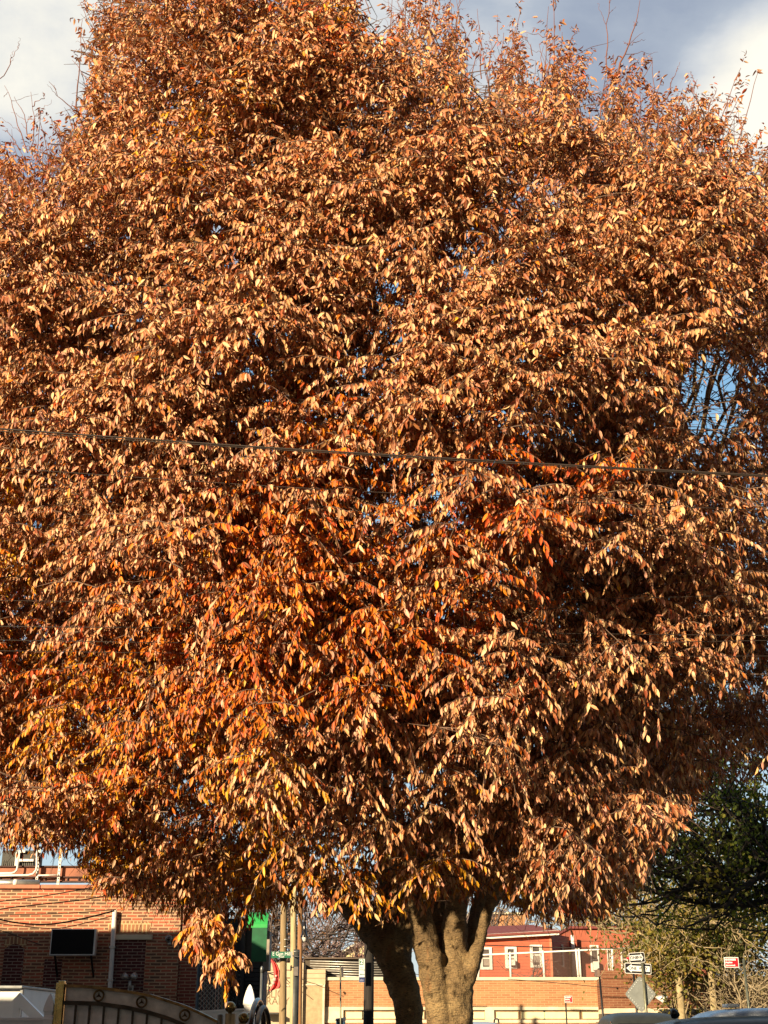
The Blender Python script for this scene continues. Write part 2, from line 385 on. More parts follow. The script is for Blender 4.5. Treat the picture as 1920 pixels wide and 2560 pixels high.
flake = ramp(t, noise(t, mpv.outputs[0], 7.0, 5, .7, .6), ((.60, (0, 0, 0)), (.68, (1, 1, 1))))
sepf = N(t, 'ShaderNodeSeparateColor'); t.links.new(flake, sepf.inputs[0])
c = mixc(t, math_node(t, 'MULTIPLY', sepf.outputs[0], .55), c, (.27, .13, .055))
t.links.new(c, b.inputs['Base Color'])
hsum = math_node(t, 'ADD', math_node(t, 'MULTIPLY', noise(t, mpn.outputs[0], 34, 3, .6), .5), math_node(t, 'ADD', math_node(t, 'MULTIPLY', noise(t, mpv.outputs[0], 16, 5, .7, .4), .8), math_node(t, 'MULTIPLY', noise(t, v, 90, 3), .25)))
bn = N(t, 'ShaderNodeBump'); bn.inputs['Strength'].default_value = 1.0; bn.inputs['Distance'].default_value = .035
t.links.new(hsum, bn.inputs['Height']); t.links.new(bn.outputs[0], b.inputs['Normal'])
twig_m = mat('twig_bark', (.16, .10, .07), .8, var=.2, nscale=12)

TY = 11.0
tree = thing('zelkova_tree', (.45, TY + .3, 0), 'huge spreading street tree covered in rusty brown and orange autumn leaves', 'tree')
def stem(pts, Y, ground=None):
    out = []
    if ground is not None:
        g = P(ground[0], 2560, Y); out.append((g.x, Y, -.15, ground[1] / 313 * 1.35)); out.append((g.x, Y, .35, ground[1] / 313 * 1.08))
    for px, py, r, *dy in pts:
        w = P(px, py, Y + (dy[0] if dy else 0)); out.append((w.x, w.y, w.z, r / 313))
    return out
A_ = stem([(1101, 2560, 33), (1087, 2469, 34), (1077, 2404, 34), (1064, 2351, 33), (1046, 2273, 30), (1008, 2170, 27, -.1), (960, 2050, 24, -.25)], TY, (1108, 42))
B_ = stem([(1139, 2560, 43), (1140, 2469, 42), (1139, 2404, 33, .04), (1138, 2351, 32, .06), (1139, 2273, 31, .1), (1146, 2170, 28, .2), (1150, 2050, 25, .3)], TY + .05, (1136, 50))
C_ = stem([(1158, 2470, 24), (1184, 2404, 18), (1200, 2351, 15.5), (1222, 2273, 15), (1258, 2180, 14, -.1), (1320, 2070, 13, -.3)], TY + .02)
D_ = stem([(1024, 2560, 39), (1009, 2469, 43), (986, 2404, 46), (956, 2345, 50), (908, 2290, 43, .1), (838, 2228, 36, .2), (740, 2150, 28, .2)], TY + 1.0, (1040, 42))
E_ = stem([(996, 2420, 38), (994, 2345, 42), (988, 2290, 42, .1), (975, 2190, 36, .3), (960, 2060, 27, .6)], TY + 1.05)
H_ = stem([(1112, 2440, 30), (1103, 2380, 32), (1097, 2310, 32, .05), (1088, 2220, 29, .15), (1082, 2080, 22, .3)], TY + .3)
I_ = stem([(1020, 2330, 22), (1022, 2260, 24, .1), (1015, 2170, 20, .2), (1005, 2060, 16, .3)], TY + .75)
F_ = stem([(1160, 2430, 26), (1180, 2340, 22), (1196, 2270, 21, .3), (1240, 2150, 19, .8)], TY + .4)
G_ = stem([(1195, 2300, 20, .2), (1240, 2240, 18, .5), (1300, 2170, 16, .8), (1400, 2090, 14, 1.2)], TY + .4)
tb = MB()
STEMS = [A_, B_, C_, D_, E_, F_, G_, H_, I_]
for S_ in STEMS:
    pts = np.array(S_); k = len(pts); u = np.linspace(0, k - 1, k * 5); i0 = np.minimum(u.astype(int), k - 2); f = (u - i0)[:, None]
    pm, pn = pts[np.maximum(i0 - 1, 0)], pts[np.minimum(i0 + 2, k - 1)]
    q = .5 * ((2 * pts[i0]) + (-pm + pts[i0 + 1]) * f + (2 * pm - 5 * pts[i0] + 4 * pts[i0 + 1] - pn) * f ** 2 + (-pm + 3 * pts[i0] - 3 * pts[i0 + 1] + pn) * f ** 3)
    rr = q[:, 3] * (1 + .05 * np.sin(np.arange(len(q)) * 1.7) + rng.normal(0, .012, len(q)))
    tb.tube([Vector(x[:3]) for x in q], list(rr), 18)
trunk = tb.build('trunk', bark, tree)
rm = trunk.modifiers.new('fuse', 'REMESH'); rm.mode = 'VOXEL'; rm.voxel_size = .018; rm.use_smooth_shade = True
sm = trunk.modifiers.new('soft', 'SMOOTH'); sm.iterations = 6; sm.factor = .5
dt = bpy.data.textures.new('bark_relief', 'CLOUDS'); dt.noise_scale = .12; dt.noise_depth = 4
dm = trunk.modifiers.new('relief', 'DISPLACE'); dm.texture = dt; dm.strength = .05; dm.mid_level = .5; dm.texture_coords = 'GLOBAL'

# crown volume: sample branchlet positions through the outer part of a broad dome
CX, CY, CZ = -.2, 11.3, 6.7
def crown_d(p):
    z = p[:, 2] - CZ
    zz = np.where(z > 0, z / 5.9, z / 4.1)
    h = np.hypot((p[:, 0] - CX) / 5.1, (p[:, 1] - CY) / 4.75)
    return (h ** 2.3 + np.abs(zz) ** 2.3) ** (1 / 2.3)
NZ = VNoise(3); NZ2 = VNoise(8)
S16 = 1920 / 1659.0
top_x = np.array([-400, 0, 40, 110, 150, 180, 200, 250, 560, 770, 800, 830, 900, 960, 1000, 1045, 1110, 1140, 1210, 1275, 1330, 1385, 1420, 1455, 1500, 1560, 1600, 1640, 1659, 2100]) * S16
top_y = np.array([430, 385, 355, 350, 310, 190, 60, -40, -140, -60, 70, 50, 10, 40, 110, 240, 130, 190, 125, 250, 180, 290, 235, 275, 235, 270, 335, 350, 340, 340]) * S16
bot_x = np.array([-400, 0, 60, 170, 215, 360, 450, 560, 620, 700, 790, 880, 960, 1080, 1110, 1180, 1300, 1385, 1410, 1450, 1500, 1545, 1600, 1659, 2100]) * S16
bot_y = np.array([1820, 1815, 1830, 1850, 1930, 1960, 1990, 1980, 1955, 1972, 1988, 1980, 1930, 1922, 1958, 1990, 1985, 1920, 1850, 1815, 1740, 1670, 1680, 1700, 1700]) * S16
def sample(n, ymin, ymax, keepfun):
    out = []; cnt = 0
    while cnt < n:
        q = np.stack([rng.uniform(-5.6, 5.3, 20000), rng.uniform(ymin, ymax, 20000), rng.uniform(2.4, 12.9, 20000)], 1)
        q = q[keepfun(q)]; out.append(q); cnt += len(q)
    return np.concatenate(out)[:n]
def keep(p):
    d = crown_d(p)
    thr = .95 + .22 * (NZ(p, .55) - .5)
    ok = (d < thr) & (rng.random(len(p)) < np.clip((d - .45) / .4, .05, 1) ** 1.4)
    # lumps and gaps: flattened layers in the lower crown, upright plumes above
    w = np.clip((p[:, 2] - 5.0) / 3.0, 0, 1)
    g = NZ(p * np.array([1, 1, 2.3]), .75) * (1 - w) + NZ(p * np.array([1.5, 1.5, .6]), .8) * w
    ok &= g > .34 + .10 * (1 - w)
    px, py = proj(p)
    ty = np.interp(px, top_x, top_y) + 55; by = np.interp(px, bot_x, bot_y) - 55
    ok &= (py > ty + rng.normal(0, 10, len(p))) & (py < by + rng.normal(0, 14, len(p)))
    # the window in the foliage at the right where limbs cross blue sky
    hole = ((px - 1775) / 95) ** 2 + ((py - 985) / 150) ** 2 < 1
    hole |= ((px - 1000) / 150) ** 2 + ((py - 1960) / 100) ** 2 < 1
    ok &= ~hole | (rng.random(len(p)) < .06)
    # behind the trunk fork the crown stays open
    ok &= ~((np.hypot(p[:, 0] - .3, p[:, 1] - 11.2) < 1.6) & (p[:, 2] < 4.2) & (rng.random(len(p)) < .9))
    return ok
def front(n):
    """branchlets spread over the visible face of the crown, each on its own depth below the dome's surface"""
    out = []; cnt = 0
    Ys = np.arange(6.5, 11.6, .1)
    while cnt < n:
        m = 4000
        px = rng.uniform(-260, 2180, m); py = rng.uniform(-80, 2330, m)
        lim = rng.choice([.99, .9, .8, .68], m, p=[.34, .3, .22, .14]) + rng.normal(0, .035, m)
        dx, dy = (px - 960) / FPX, (1280 - py) / FPX; k = Ys[None] / (CP - dy[:, None] * SP)
        pts = np.stack([dx[:, None] * k, np.broadcast_to(Ys[None], k.shape), CH + k * (SP + dy[:, None] * CP)], -1)
        d = crown_d(pts.reshape(-1, 3)).reshape(m, -1) + .2 * (NZ(pts.reshape(-1, 3), .55).reshape(m, -1) - .5)
        hit = d < lim[:, None]; first = np.where(hit.any(1), hit.argmax(1), -1)
        low = (first < 0) & (py > 1900)
        first = np.where(low, rng.integers(14, 44, m), first); ok = first >= 0
        p = pts[np.arange(m), np.maximum(first, 0)] + rng.normal(0, .06, (m, 3))
        w = np.clip((p[:, 2] - 5.0) / 3.0, 0, 1)
        g = NZ2(p * np.array([1, 1, 2.2]), 1.5) * (1 - w) + NZ2(p * np.array([1.6, 1.6, .7]), 1.3) * w
        ok &= g > np.where(lim > .75, .34 + .06 * (1 - w), .12)
        ty = np.interp(px, top_x, top_y) + 55; by = np.interp(px, bot_x, bot_y) - 62
        ok &= (py > ty + rng.normal(0, 12, m)) & (py < by + rng.normal(0, 14, m)) & (p[:, 2] > 2.5)
        hole = ((px - 1775) / 95) ** 2 + ((py - 985) / 150) ** 2 < 1
        hole |= ((px - 1010) / 130) ** 2 + ((py - 1960) / 85) ** 2 < 1
        ok &= ~hole | (rng.random(m) < .1)
        ok &= ~((np.hypot(p[:, 0] - .35, p[:, 1] - 10.9) < .9) & (p[:, 2] < 4.0))
        out.append(p[ok]); cnt += ok.sum()
    return np.concatenate(out)[:n]
def band(n, x0, x1, y0, y1, Y0, Y1):
    return np.array([P(rng.uniform(x0, x1), rng.uniform(y0, y1), rng.uniform(Y0, Y1)) for _ in range(n)])
NSP0 = 2650 + 420; NSP1 = NSP0 + 12
cf = np.concatenate([front(2650), sample(420, 6.3, 11.6, keep),
    np.array([P(a, b, 8.9) for a, b in ((495, 2325), (530, 2320), (555, 2330), (495, 2352), (525, 2355), (570, 2345), (560, 2372), (582, 2366), (545, 2380), (566, 2398), (500, 2285), (530, 2290))]),
    band(12, 870, 1030, 2160, 2225, 9.5, 10.1), band(7, 1060, 1240, 2165, 2200, 9.3, 9.9)])
cb = np.concatenate([sample(1100, 11.6, 16.2, keep), band(170, 250, 1750, 850, 1980, 11.7, 14.5), band(24, 1230, 1500, 2190, 2290, 12.3, 14.0), band(30, 850, 1260, 2170, 2250, 11.8, 13.2), band(110, -150, 420, 1350, 2050, 11.0, 14.5), band(60, 230, 930, 2030, 2215, 9.5, 13.0),
    band(26, 0, 300, 1960, 2110, 8.5, 11.5), band(60, 1380, 1900, 1700, 2050, 10.5, 13.5), band(70, 1000, 1500, 1950, 2200, 11.5, 14.0)])
cent = np.concatenate([cf, cb])
rad = cent - np.array([.2, 11.2, 0]); rad[:, 2] = 0; rad = unit(rad)
hz = np.clip((cent[:, 2] - 3.2) / 6.5, 0, 1)
elev = np.radians(-8 + 62 * hz + rng.normal(0, 19, len(cent)))
elev = np.where(cent[:, 2] > 9, np.maximum(elev, R(58)), elev)
dirs = rad * np.cos(elev)[:, None] + np.array([0, 0, 1.0]) * np.sin(elev)[:, None] + rng.normal(0, .42, (len(cent), 3))
blen = rng.uniform(.34, .70, len(cent)); blen[NSP0:NSP1] = .18
tlen = np.full(len(cent), .34); tlen[NSP0:NSP1] = .12
tp, trd, mainp, lb, la, ln_, ll, lw, ci = sprays(cent, dirs, 11, 18, blen, tlen, .058, .42 - .25 * hz, rng, fl=1.4, jit=.5)
hl = hz[ci]
la += np.array([0, 0, 1.0]) * (hl * .75)[:, None] + rng.normal(0, .28, la.shape) * hl[:, None]
# cull what left the outline
px, py = proj(lb)
jag = 38 * np.sin(px / 17.0 + 2 * np.sin(px / 41)) + 30 * np.sin(px / 7.3 + 1.3 * np.sin(px / 23))
tt = np.interp(px, top_x, top_y) - 25 + np.abs(jag)
inside = (py > tt) & (rng.random(len(py)) < np.clip(.42 + (py - tt) / 260, 0, 1)) & (py < np.maximum(np.interp(px, bot_x, bot_y) - 6 + rng.normal(0, 14, len(px)), 2440 - 150 * np.abs((px - 548) / 88) ** 2.2))
# no leaves between the sun and the sunlit foot of the trunk: the crown is open on that side
tl = (10.75 - lb[:, 1]) / SUND.y; hx_, hz_ = lb[:, 0] + SUND.x * tl, lb[:, 2] + SUND.z * tl
inside &= ~((tl > 0) & (hx_ > .08) & (hx_ < 1.05) & (hz_ < 2.50 + .12 * np.sin(hx_ * 23)) & (rng.random(len(tl)) < .99))
def lit_path(p):
    t_ = (10.75 - p[:, 1]) / SUND.y; x_, z_ = p[:, 0] + SUND.x * t_, p[:, 2] + SUND.z * t_
    return (t_ > 0) & (x_ > .05) & (x_ < 1.05) & (z_ < 2.55)
inside &= ~((((px - 1775) / 75) ** 2 + ((py - 985) / 125) ** 2 < 1) & (rng.random(len(px)) < .9))
inside &= lb[:, 1] > 6.05
tg = (15.0 - lb[:, 1]) / SUND.y; gx_, gz_ = lb[:, 0] + SUND.x * tg, lb[:, 2] + SUND.z * tg      # nor between the sun and the gate top
inside &= ~((tg > 0) & (gx_ > -4.0) & (gx_ < -1.55) & (gz_ > 1.55) & (gz_ < 2.2))
inside |= (ci >= NSP0) & (ci < NSP1)
PAL = dict(tan=(.68, .335, .148), brown=(.40, .140, .048), pink=(.68, .345, .205), pale=(.82, .50, .26), orange=(.70, .185, .014), red=(.55, .088, .016), gold=(.74, .34, .02), russet=(.27, .075, .026))
pal = np.array([PAL[k] for k in ('tan', 'brown', 'pink', 'pale', 'orange', 'red', 'gold', 'russet')])
cpx, cpy = proj(cent)
n1 = NZ2(cent, .8); n2 = NZ(cent + 7, 1.0)
low = np.clip((5.0 - cent[:, 2]) / 1.4, 0, 1)
mid = np.clip(1.15 - np.abs(cpy - 1640) / 620, 0, 1) * np.clip((1350 - cpx) / 700, .25, 1)
upw = np.clip((cent[:, 2] - 5.2) / 2.5, 0, 1)
kind = np.zeros(len(cent), int)                                   # 0 dried tan, 1 orange, 2 gold, 3 red
kind[n1 + rng.normal(0, .07, len(cent)) > .79 - .24 * mid + .14 * upw + .16 * np.clip((cpx - 850) / 400, 0, 1)] = 1
kind[(n2 + rng.normal(0, .07, len(cent)) > .80 - .20 * low + .14 * upw + .25 * np.clip((cpx - 1000) / 300, 0, 1) * (cpy < 2000) + .14 * np.clip((420 - cpx) / 300, 0, 1))] = 2
kind[(n1 * .5 + n2 * .5 + rng.normal(0, .08, len(cent)) > .78 - .06 * mid + .05 * upw)] = 3
kind[(cpy > 2070) & (cpx > 560) & (cpx < 1330) & (rng.random(len(cent)) < .42)] = 2
kw = np.array([[.35, .18, .19, .16, .012, .006, .004, .13], [.08, .03, .04, .02, .58, .16, .06, .05], [.10, .03, .03, .09, .22, .01, .50, .03], [.10, .07, .05, .02, .34, .38, .01, .07]])
upw = np.clip((cent[:, 2] - 4.5) / 3, 0, 1)
W = kw[kind]; W[:, 1] += .25 * upw * (kind == 0); W[:, 2] *= 1 - .6 * upw
W /= W.sum(1, keepdims=True); cum = np.cumsum(W, 1)
pick = (rng.random(len(ci))[:, None] > cum[ci]).sum(1)
col = pal[np.minimum(pick, 7)] * rng.uniform(.62, 1.2, (len(ci), 1)) * (1 + rng.normal(0, .06, (len(ci), 3)))
col = np.clip(col, .005, .85)
pl_c, pl_d = [], []
for pxk, pyk, nk, wk in ((205, 90, 6, 14), (235, 30, 7, 16), (300, 10, 4, 20), (640, 10, 5, 20), (860, 30, 7, 14), (900, 5, 5, 14), (950, 30, 8, 15), (980, 70, 7, 12), (1090, 140, 8, 13), (1110, 110, 6, 9), (1160, 150, 8, 14), (1215, 125, 8, 12), (1250, 160, 6, 12), (1330, 165, 10, 11), (1350, 205, 6, 10), (1415, 225, 9, 9), (1440, 255, 6, 10), (1490, 225, 9, 14), (1540, 240, 8, 12), (1610, 320, 7, 12), (1650, 330, 6, 12), (140, 300, 8, 14), (110, 335, 6, 12), (30, 385, 7, 18), (0, 320, 6, 6), (75, 370, 5, 14)):
    for _ in range(nk):
        x, y = (pxk + rng.normal(0, wk)) * S16, (pyk + rng.uniform(-14, 62)) * S16
        pl_c.append(P(x, y, rng.uniform(9.0, 10.3))); pl_d.append((rng.normal((x - 960) / 2600, .13), rng.normal(-.05, .15), 1.0))
pl_c, pl_d = np.array(pl_c), np.array(pl_d)
ptw, ptr, pmain, plb, pla, pln, pll, plw, pci = sprays(pl_c, pl_d, 11, 7, rng.uniform(.35, .75, len(pl_c)), .13, .058, .1, rng, jit=.22, fl=.75)
pcol = pal[rng.choice(8, len(pci), p=[.32, .27, .13, .07, .04, .06, .01, .10])] * rng.uniform(.6, 1.15, (len(pci), 1))
s_ = np.concatenate([inside, rng.random(len(pci)) < .85])
lb, la, ln_, ll, lw, col = (np.concatenate(q_) for q_ in ((lb, plb), (la, pla), (ln_, pln), (ll, pll), (lw, plw), (col, pcol)))
crown = leaf_mesh('crown', lb[s_], la[s_], ln_[s_], ll[s_], lw[s_], col[s_], leaf_mat('autumn_leaf', .12, .5), tree)
print('leaves', int(s_.sum()))

# limbs from the stems to the branchlets
stem_tops = [(np.array(S_[-1][:3]), np.array(S_[-1][:3]) - np.array(S_[-2][:3]), S_[-1][3]) for S_ in STEMS]
limb_p, limb_r = [], []
node_p, node_d, node_r = [], [], []
tips = []
for az in np.arange(0, 360, 20):
    for el, rr_ in ((22, .84), (50, .84), (74, .8)):
        if el == 74 and az % 40: continue
        a_, e_ = R(az + rng.uniform(-9, 9)), R(el + rng.uniform(-7, 7))
        dv = np.array([math.cos(a_) * math.cos(e_) * 5.1, math.sin(a_) * math.cos(e_) * 4.75, math.sin(e_) * 5.9 - .3]) * rr_
        tips.append(np.array([CX, CY, CZ - 1.0]) + dv * .93)
tips += [np.array(P(1800, 900, 10.5)), np.array(P(1840, 860, 9.5)), np.array(P(1760, 840, 11)), np.array(P(1870, 880, 12)), np.array(P(1740, 800, 9.8))]   # limbs seen across the sky window
for tip in tips:
    best = min(stem_tops, key=lambda s: np.linalg.norm((tip - s[0])[:2]) - 2.0 * np.dot((tip - s[0]) / np.linalg.norm(tip - s[0]), s[1] / np.linalg.norm(s[1])))
    p0, t0, r0 = best; dist = np.linalg.norm(tip - p0)
    t0n = t0 / np.linalg.norm(t0)
    path = curve_path(p0 - t0n * .15, tip, t0n * dist * .9, (unit((tip - p0)[None])[0] + np.array([0, 0, .5])) * dist * .7, 14)
    path[1:-1] += rng.normal(0, .035, (12, 3)); r1 = min(r0 * .8, .085) * rng.uniform(.75, 1.1)
    rads = np.linspace(r1, .012, 14); limb_p.append(path); limb_r.append(rads)
    for i in range(3, 14): node_p.append(path[i]); node_d.append(path[i] - path[i - 1]); node_r.append(rads[i])
node_p = np.array(node_p); node_d = unit(np.array(node_d)); node_r = np.array(node_r)
limbs = tubes_mesh('limbs', limb_p, limb_r, 9, bark, tree)
order = np.argsort(np.linalg.norm(cent - np.array([.2, 11.2, 3.0]), axis=1))
bp, brad = [], []
start = mainp[:, 0]
for k in order:
    v = start[k] - node_p; dd = np.linalg.norm(v, axis=1)
    al = np.einsum('ij,ij->i', v / np.maximum(dd, 1e-6)[:, None], node_d)
    j = int(np.argmin(dd * (1.9 - al) + (v[:, 2] < -.1) * .5)); L_ = dd[j]
    path = curve_path(node_p[j], start[k], node_d[j] * L_ * .8, unit(dirs[k][None])[0] * L_ * .6, 6)
    r0 = min(node_r[j] * .8, .006 + .008 * L_)
    bp.append(np.concatenate([path, mainp[k][1:]])); brad.append(np.linspace(r0, .003, 9))
    for i in (2, 4):
        node_p = np.concatenate([node_p, path[i][None]]); node_d = np.concatenate([node_d, unit((path[i] - path[i - 1])[None])]); node_r = np.append(node_r, r0 * .8)
px, py = proj(mainp[order][:, -1]); kk = (py > np.interp(px, top_x, top_y) - 30) & (py < np.maximum(np.interp(px, bot_x, bot_y) - 25, 2400 - 150 * np.abs((px - 548) / 80) ** 2))
kk &= ~lit_path(mainp[order][:, -1]) & ~lit_path(mainp[order][:, 0])
bp = np.array(bp)[kk]; brad = np.array(brad)[kk]
tubes_mesh('branches', bp, brad, 5, twig_m, tree)
tm = tp.mean(1); px, py = proj(tm)
kk = (py > np.interp(px, top_x, top_y) - 20) & (py < np.maximum(np.interp(px, bot_x, bot_y) - 10, 2420 - 150 * np.abs((px - 548) / 84) ** 2)) & (tm[:, 1] > 6.1) & ~lit_path(tm)
tubes_mesh('twigs', tp[kk], trd[kk], 3, twig_m, tree)
# bare shoots that stand clear of the leaves along the top
sp, sr = [], []
for k in range(len(pl_c)):
    q_ = np.linspace(pmain[k][0] - (pl_d[k] / np.linalg.norm(pl_d[k])) * .5, pmain[k][-1], 9); q_[1:-1] += rng.normal(0, .006, (7, 3)); sp.append(q_); sr.append(np.linspace(.007, .002, 9))
def shoot(x0, y0, x1, y1, Y, r=.006, wob=.02, forks=3):
    a, b_ = np.array(P(x0, y0, Y)), np.array(P(x1, y1, Y + rng.uniform(-.15, .15)))
    path = np.linspace(a, b_, 9); path[1:-1] += np.cumsum(rng.normal(0, wob * .4, (7, 3)), 0) * np.sin(np.linspace(.3, 2.8, 7))[:, None]
    path[1:] += rng.normal(0, wob * .25, (8, 3)); sp.append(path); sr.append(np.linspace(r, .0016, 9))
    for _ in range(forks):
        i = rng.integers(2, 8); d = (path[i] - path[i - 1]); d /= np.linalg.norm(d)
        L_ = np.linalg.norm(b_ - a) * rng.uniform(.12, .3)
        e = path[i] + (d * rng.uniform(.6, 1.1) + rng.normal(0, .5, 3) * np.array([1, .6, .4])) * L_
        q = np.linspace(path[i], e, 9); q[1:] += rng.normal(0, .006, (8, 3)); sp.append(q); sr.append(np.linspace(r * .45, .0012, 9))
q = S16
shoot(1200 * q, 440 * q, 1196 * q, -30 * q, 9.6, .012, .012, 5); shoot(1310 * q, 150 * q, 1318 * q, -40 * q, 9.6, .006)
shoot(1335 * q, 160 * q, 1385 * q, -10 * q, 9.6, .009, .015, 6); shoot(1412 * q, 260 * q, 1410 * q, 120 * q, 9.8, .006)
for x0, y0, x1, y1 in ((60, 330, 10, 185), (40, 320, 5, 280), (70, 335, 65, 200), (70, 230, 98, 205), (65, 300, 30, 210), (170, 250, 105, 175), (160, 280, 175, 230), (235, 160, 165, 60), (260, 200, 190, 140), (0, 170, 42, 95), (225, 130, 222, -10), (250, 100, 270, -20), (1040, 170, 1030, 20), (1050, 160, 1075, 30), (1010, 130, 985, 0), (985, 60, 1000, -30), (1060, 200, 1105, 75), (1150, 120, 1128, 75), (1225, 100, 1245, 60), (1440, 215, 1465, 150), (1480, 200, 1500, 185), (1530, 230, 1545, 190), (1600, 290, 1595, 240), (1080, 190, 1090, 110), (330, 40, 320, -30), (600, 0, 610, -60), (800, 30, 790, -40), (870, 10, 905, -40), (940, 10, 950, -50), (1350, 190, 1375, 130), (1505, 215, 1490, 160)):
    shoot(x0 * q, y0 * q, x1 * q, y1 * q, 9.6, .0055, .022, 3)
for _ in range(70):
    x = rng.uniform(0, 1920); yt = np.interp(x, top_x, top_y)
    shoot(x, yt + 120, x + rng.normal(0, 30), yt - rng.uniform(-10, 70), rng.uniform(8.8, 10.2), .005, .02, 2)
tubes_mesh('bare_shoots', sp, sr, 4, mat('shoot_bark', (.21, .085, .06), .7, var=.15), tree)['kind'] = 'stuff'
# ------------------------------------------------------------------ shared materials
white_v = mat('white_vinyl', (.78, .77, .74), .45, var=.04, nscale=3)
white_p = mat('white_paint', (.75, .73, .68), .5, var=.07, nscale=8)
stone = mat('beige_stone', (.55, .44, .29), .8, var=.10, nscale=1.4, bump=.2, bscale=25)
stone2 = mat('pale_stone', (.66, .58, .42), .8, var=.12, nscale=2.2, bump=.2, bscale=30)
blackm = mat('black_metal', (.018, .017, .018), .4, .3, var=.2, nscale=8)
greym = mat('grey_metal', (.22, .23, .23), .45, .6, var=.12, nscale=7)
galv = mat('galvanised', (.48, .48, .46), .4, .7, var=.12, nscale=9)
signm = mat('sign_post_metal', (.12, .13, .10), .5, .5, var=.2, nscale=12)
bronze = mat('aged_bronze', (.17, .105, .045), .32, .85, var=.3, nscale=14, bump=.15, bscale=50)
bronze_d = mat('dark_bronze', (.055, .042, .030), .45, .6, var=.25, nscale=10)
brass = mat('brass', (.50, .38, .15), .25, .9, var=.2, nscale=10)
glassd = mat('dark_glass', (.02, .022, .025), .08, 0, var=.1, spec=.8)
wood = mat('pole_wood', (.33, .24, .13), .85, var=.2, nscale=5, bump=.5, bscale=14, stretch=(6, 6, .5), col2=(.19, .135, .07))
wood_d = mat('shaded_dark_wood', (.036, .030, .026), .9, var=.2, nscale=5, bump=.5, bscale=14, stretch=(6, 6, .5), col2=(.016, .014, .012))  # shade of the pole by the trunk is put into this dark colour
wood_r = mat('red_pole_wood', (.36, .19, .085), .85, var=.2, nscale=5, bump=.4, bscale=14, stretch=(6, 6, .5), col2=(.20, .10, .045))
cable = mat('black_cable', (.020, .016, .014), .6)
b_old = brick_mat('old_brick', (.52, .135, .075), (.15, .088, .060), (.52, .345, .215), .24, .068, .015, .05)
b_dark = brick_mat('infill_brick', (.125, .030, .030), (.075, .022, .022), (.33, .25, .20), .22, .067, .010)
b_red = brick_mat('red_brick', (.30, .085, .055), (.22, .06, .045), (.46, .33, .22), .24, .067, .009)
b_tan = brick_mat('tan_brick', (.50, .245, .12), (.37, .175, .085), (.56, .36, .20), .36, .092, .010, .1, (.8, .75, .7), .3)
b_rdk = brick_mat('shaded_brick', (.25, .105, .060), (.18, .072, .042), (.33, .20, .115), .34, .090, .010)  # tree shade on the library wing is put into these darker bricks
b_arch = brick_mat('soldier_brick', (.40, .19, .10), (.27, .14, .08), (.60, .45, .25), .085, .22, .014)
def X(px, Y): return (px - 960) * Y / 3446.0
def Z(py, Y, px=960): return P(px, py, Y).z

# ------------------------------------------------------------------ old brick building at the left
Yb = 30.0
bld = thing('brick_building', (X(200, Yb), Yb, 0), 'long old brick building with bricked up windows and terracotta coping, on the left', 'building')
zt = Z(2222, Yb); xr = X(437, Yb)
m_ = MB(); m_.box(-24, xr, Yb, Yb + 4.5, -.2, zt); m_.build('wall', b_old, bld)
m_ = MB(); m_.box(xr, X(500, Yb), Yb + .06, Yb + 4.5, -.2, zt); m_.build('pier', b_red, bld)
m_ = MB()
for k in range(12):
    x1 = xr + .03 - k * 1.62; m_.box(x1 - 1.60, x1, Yb - .07, Yb + .28, zt, zt + .085, .012)
m_.build('coping', mat('terracotta', (.46, .16, .085), .6, var=.18, nscale=5), bld)
def infill(px0, px1, py0, arch):
    x0, x1, z1 = X(px0, Yb), X(px1, Yb), Z(py0, Yb)
    poly = [(x0, -.1), (x1, -.1), (x1, z1)]
    if arch: poly += [(x1 + (x0 - x1) * i / 8, z1 + arch * math.sin(math.pi * i / 8)) for i in range(1, 8)]
    poly += [(x0, z1)]
    MB().prism(poly, (0, Yb - .004, 0), (1, 0, 0), (0, 0, 1), -.03).add([], []).build('bricked_window', b_dark, bld)
def sheet(name, px0, px1, py0, py1, Y, m, parent, d=.03, front=.004):
    return MB().box(X(px0, Y), X(px1, Y), Y - front, Y + d, Z(py1, Y), Z(py0, Y)).build(name, m, parent)
def prism_front(name, poly, Y, m, parent, front=.005, back=.02):
    mb = MB(); k = len(poly); a = [(u, Y - front, v) for u, v in poly]; b_ = [(u, Y + back, v) for u, v in poly]
    mb.add(a + b_, [tuple(range(k)), tuple(range(k, 2 * k))[::-1]] + [(i, k + i, k + (i + 1) % k, (i + 1) % k) for i in range(k)])
    return mb.build(name, m, parent)
def infill(px0, px1, py0, arch):
    x0, x1, z1 = X(px0, Yb), X(px1, Yb), Z(py0, Yb)
    poly = [(x0, 0), (x1, 0), (x1, z1)] + [(x1 + (x0 - x1) * i / 8, z1 + arch * math.sin(math.pi * i / 8)) for i in range(1, 8) if arch] + [(x0, z1)]
    prism_front('bricked_window', poly, Yb, b_dark, bld)
infill(-8, 43, 2372, .10); infill(97, 142, 2398, 0); infill(262, 352, 2350, 0)
def arch_band(px0, px1, py, h, rise):
    x0, x1, z0 = X(px0, Yb), X(px1, Yb), Z(py, Yb)
    lo = [(x0 + (x1 - x0) * i / 10, z0 + rise * math.sin(math.pi * i / 10)) for i in range(11)]
    hi = [(x0 - .06 + (x1 - x0 + .12) * i / 10, z0 + h + rise * math.sin(math.pi * i / 10)) for i in range(11)]
    prism_front('brick_arch', lo + hi[::-1], Yb, b_arch, bld, .008)
arch_band(256, 356, 2336, .24, .05); arch_band(-6, 43, 2371, .16, .1)
m_ = MB(); m_.box(X(266, Yb), X(368, Yb), Yb - .05, Yb + .1, Z(2349.5, Yb), Z(2336.5, Yb), .01); m_.build('stone_lintel', stone2, bld)
m_ = MB(); a_, b_ = P(287, 2276, Yb - .1), P(270, 2560, Yb - .1)
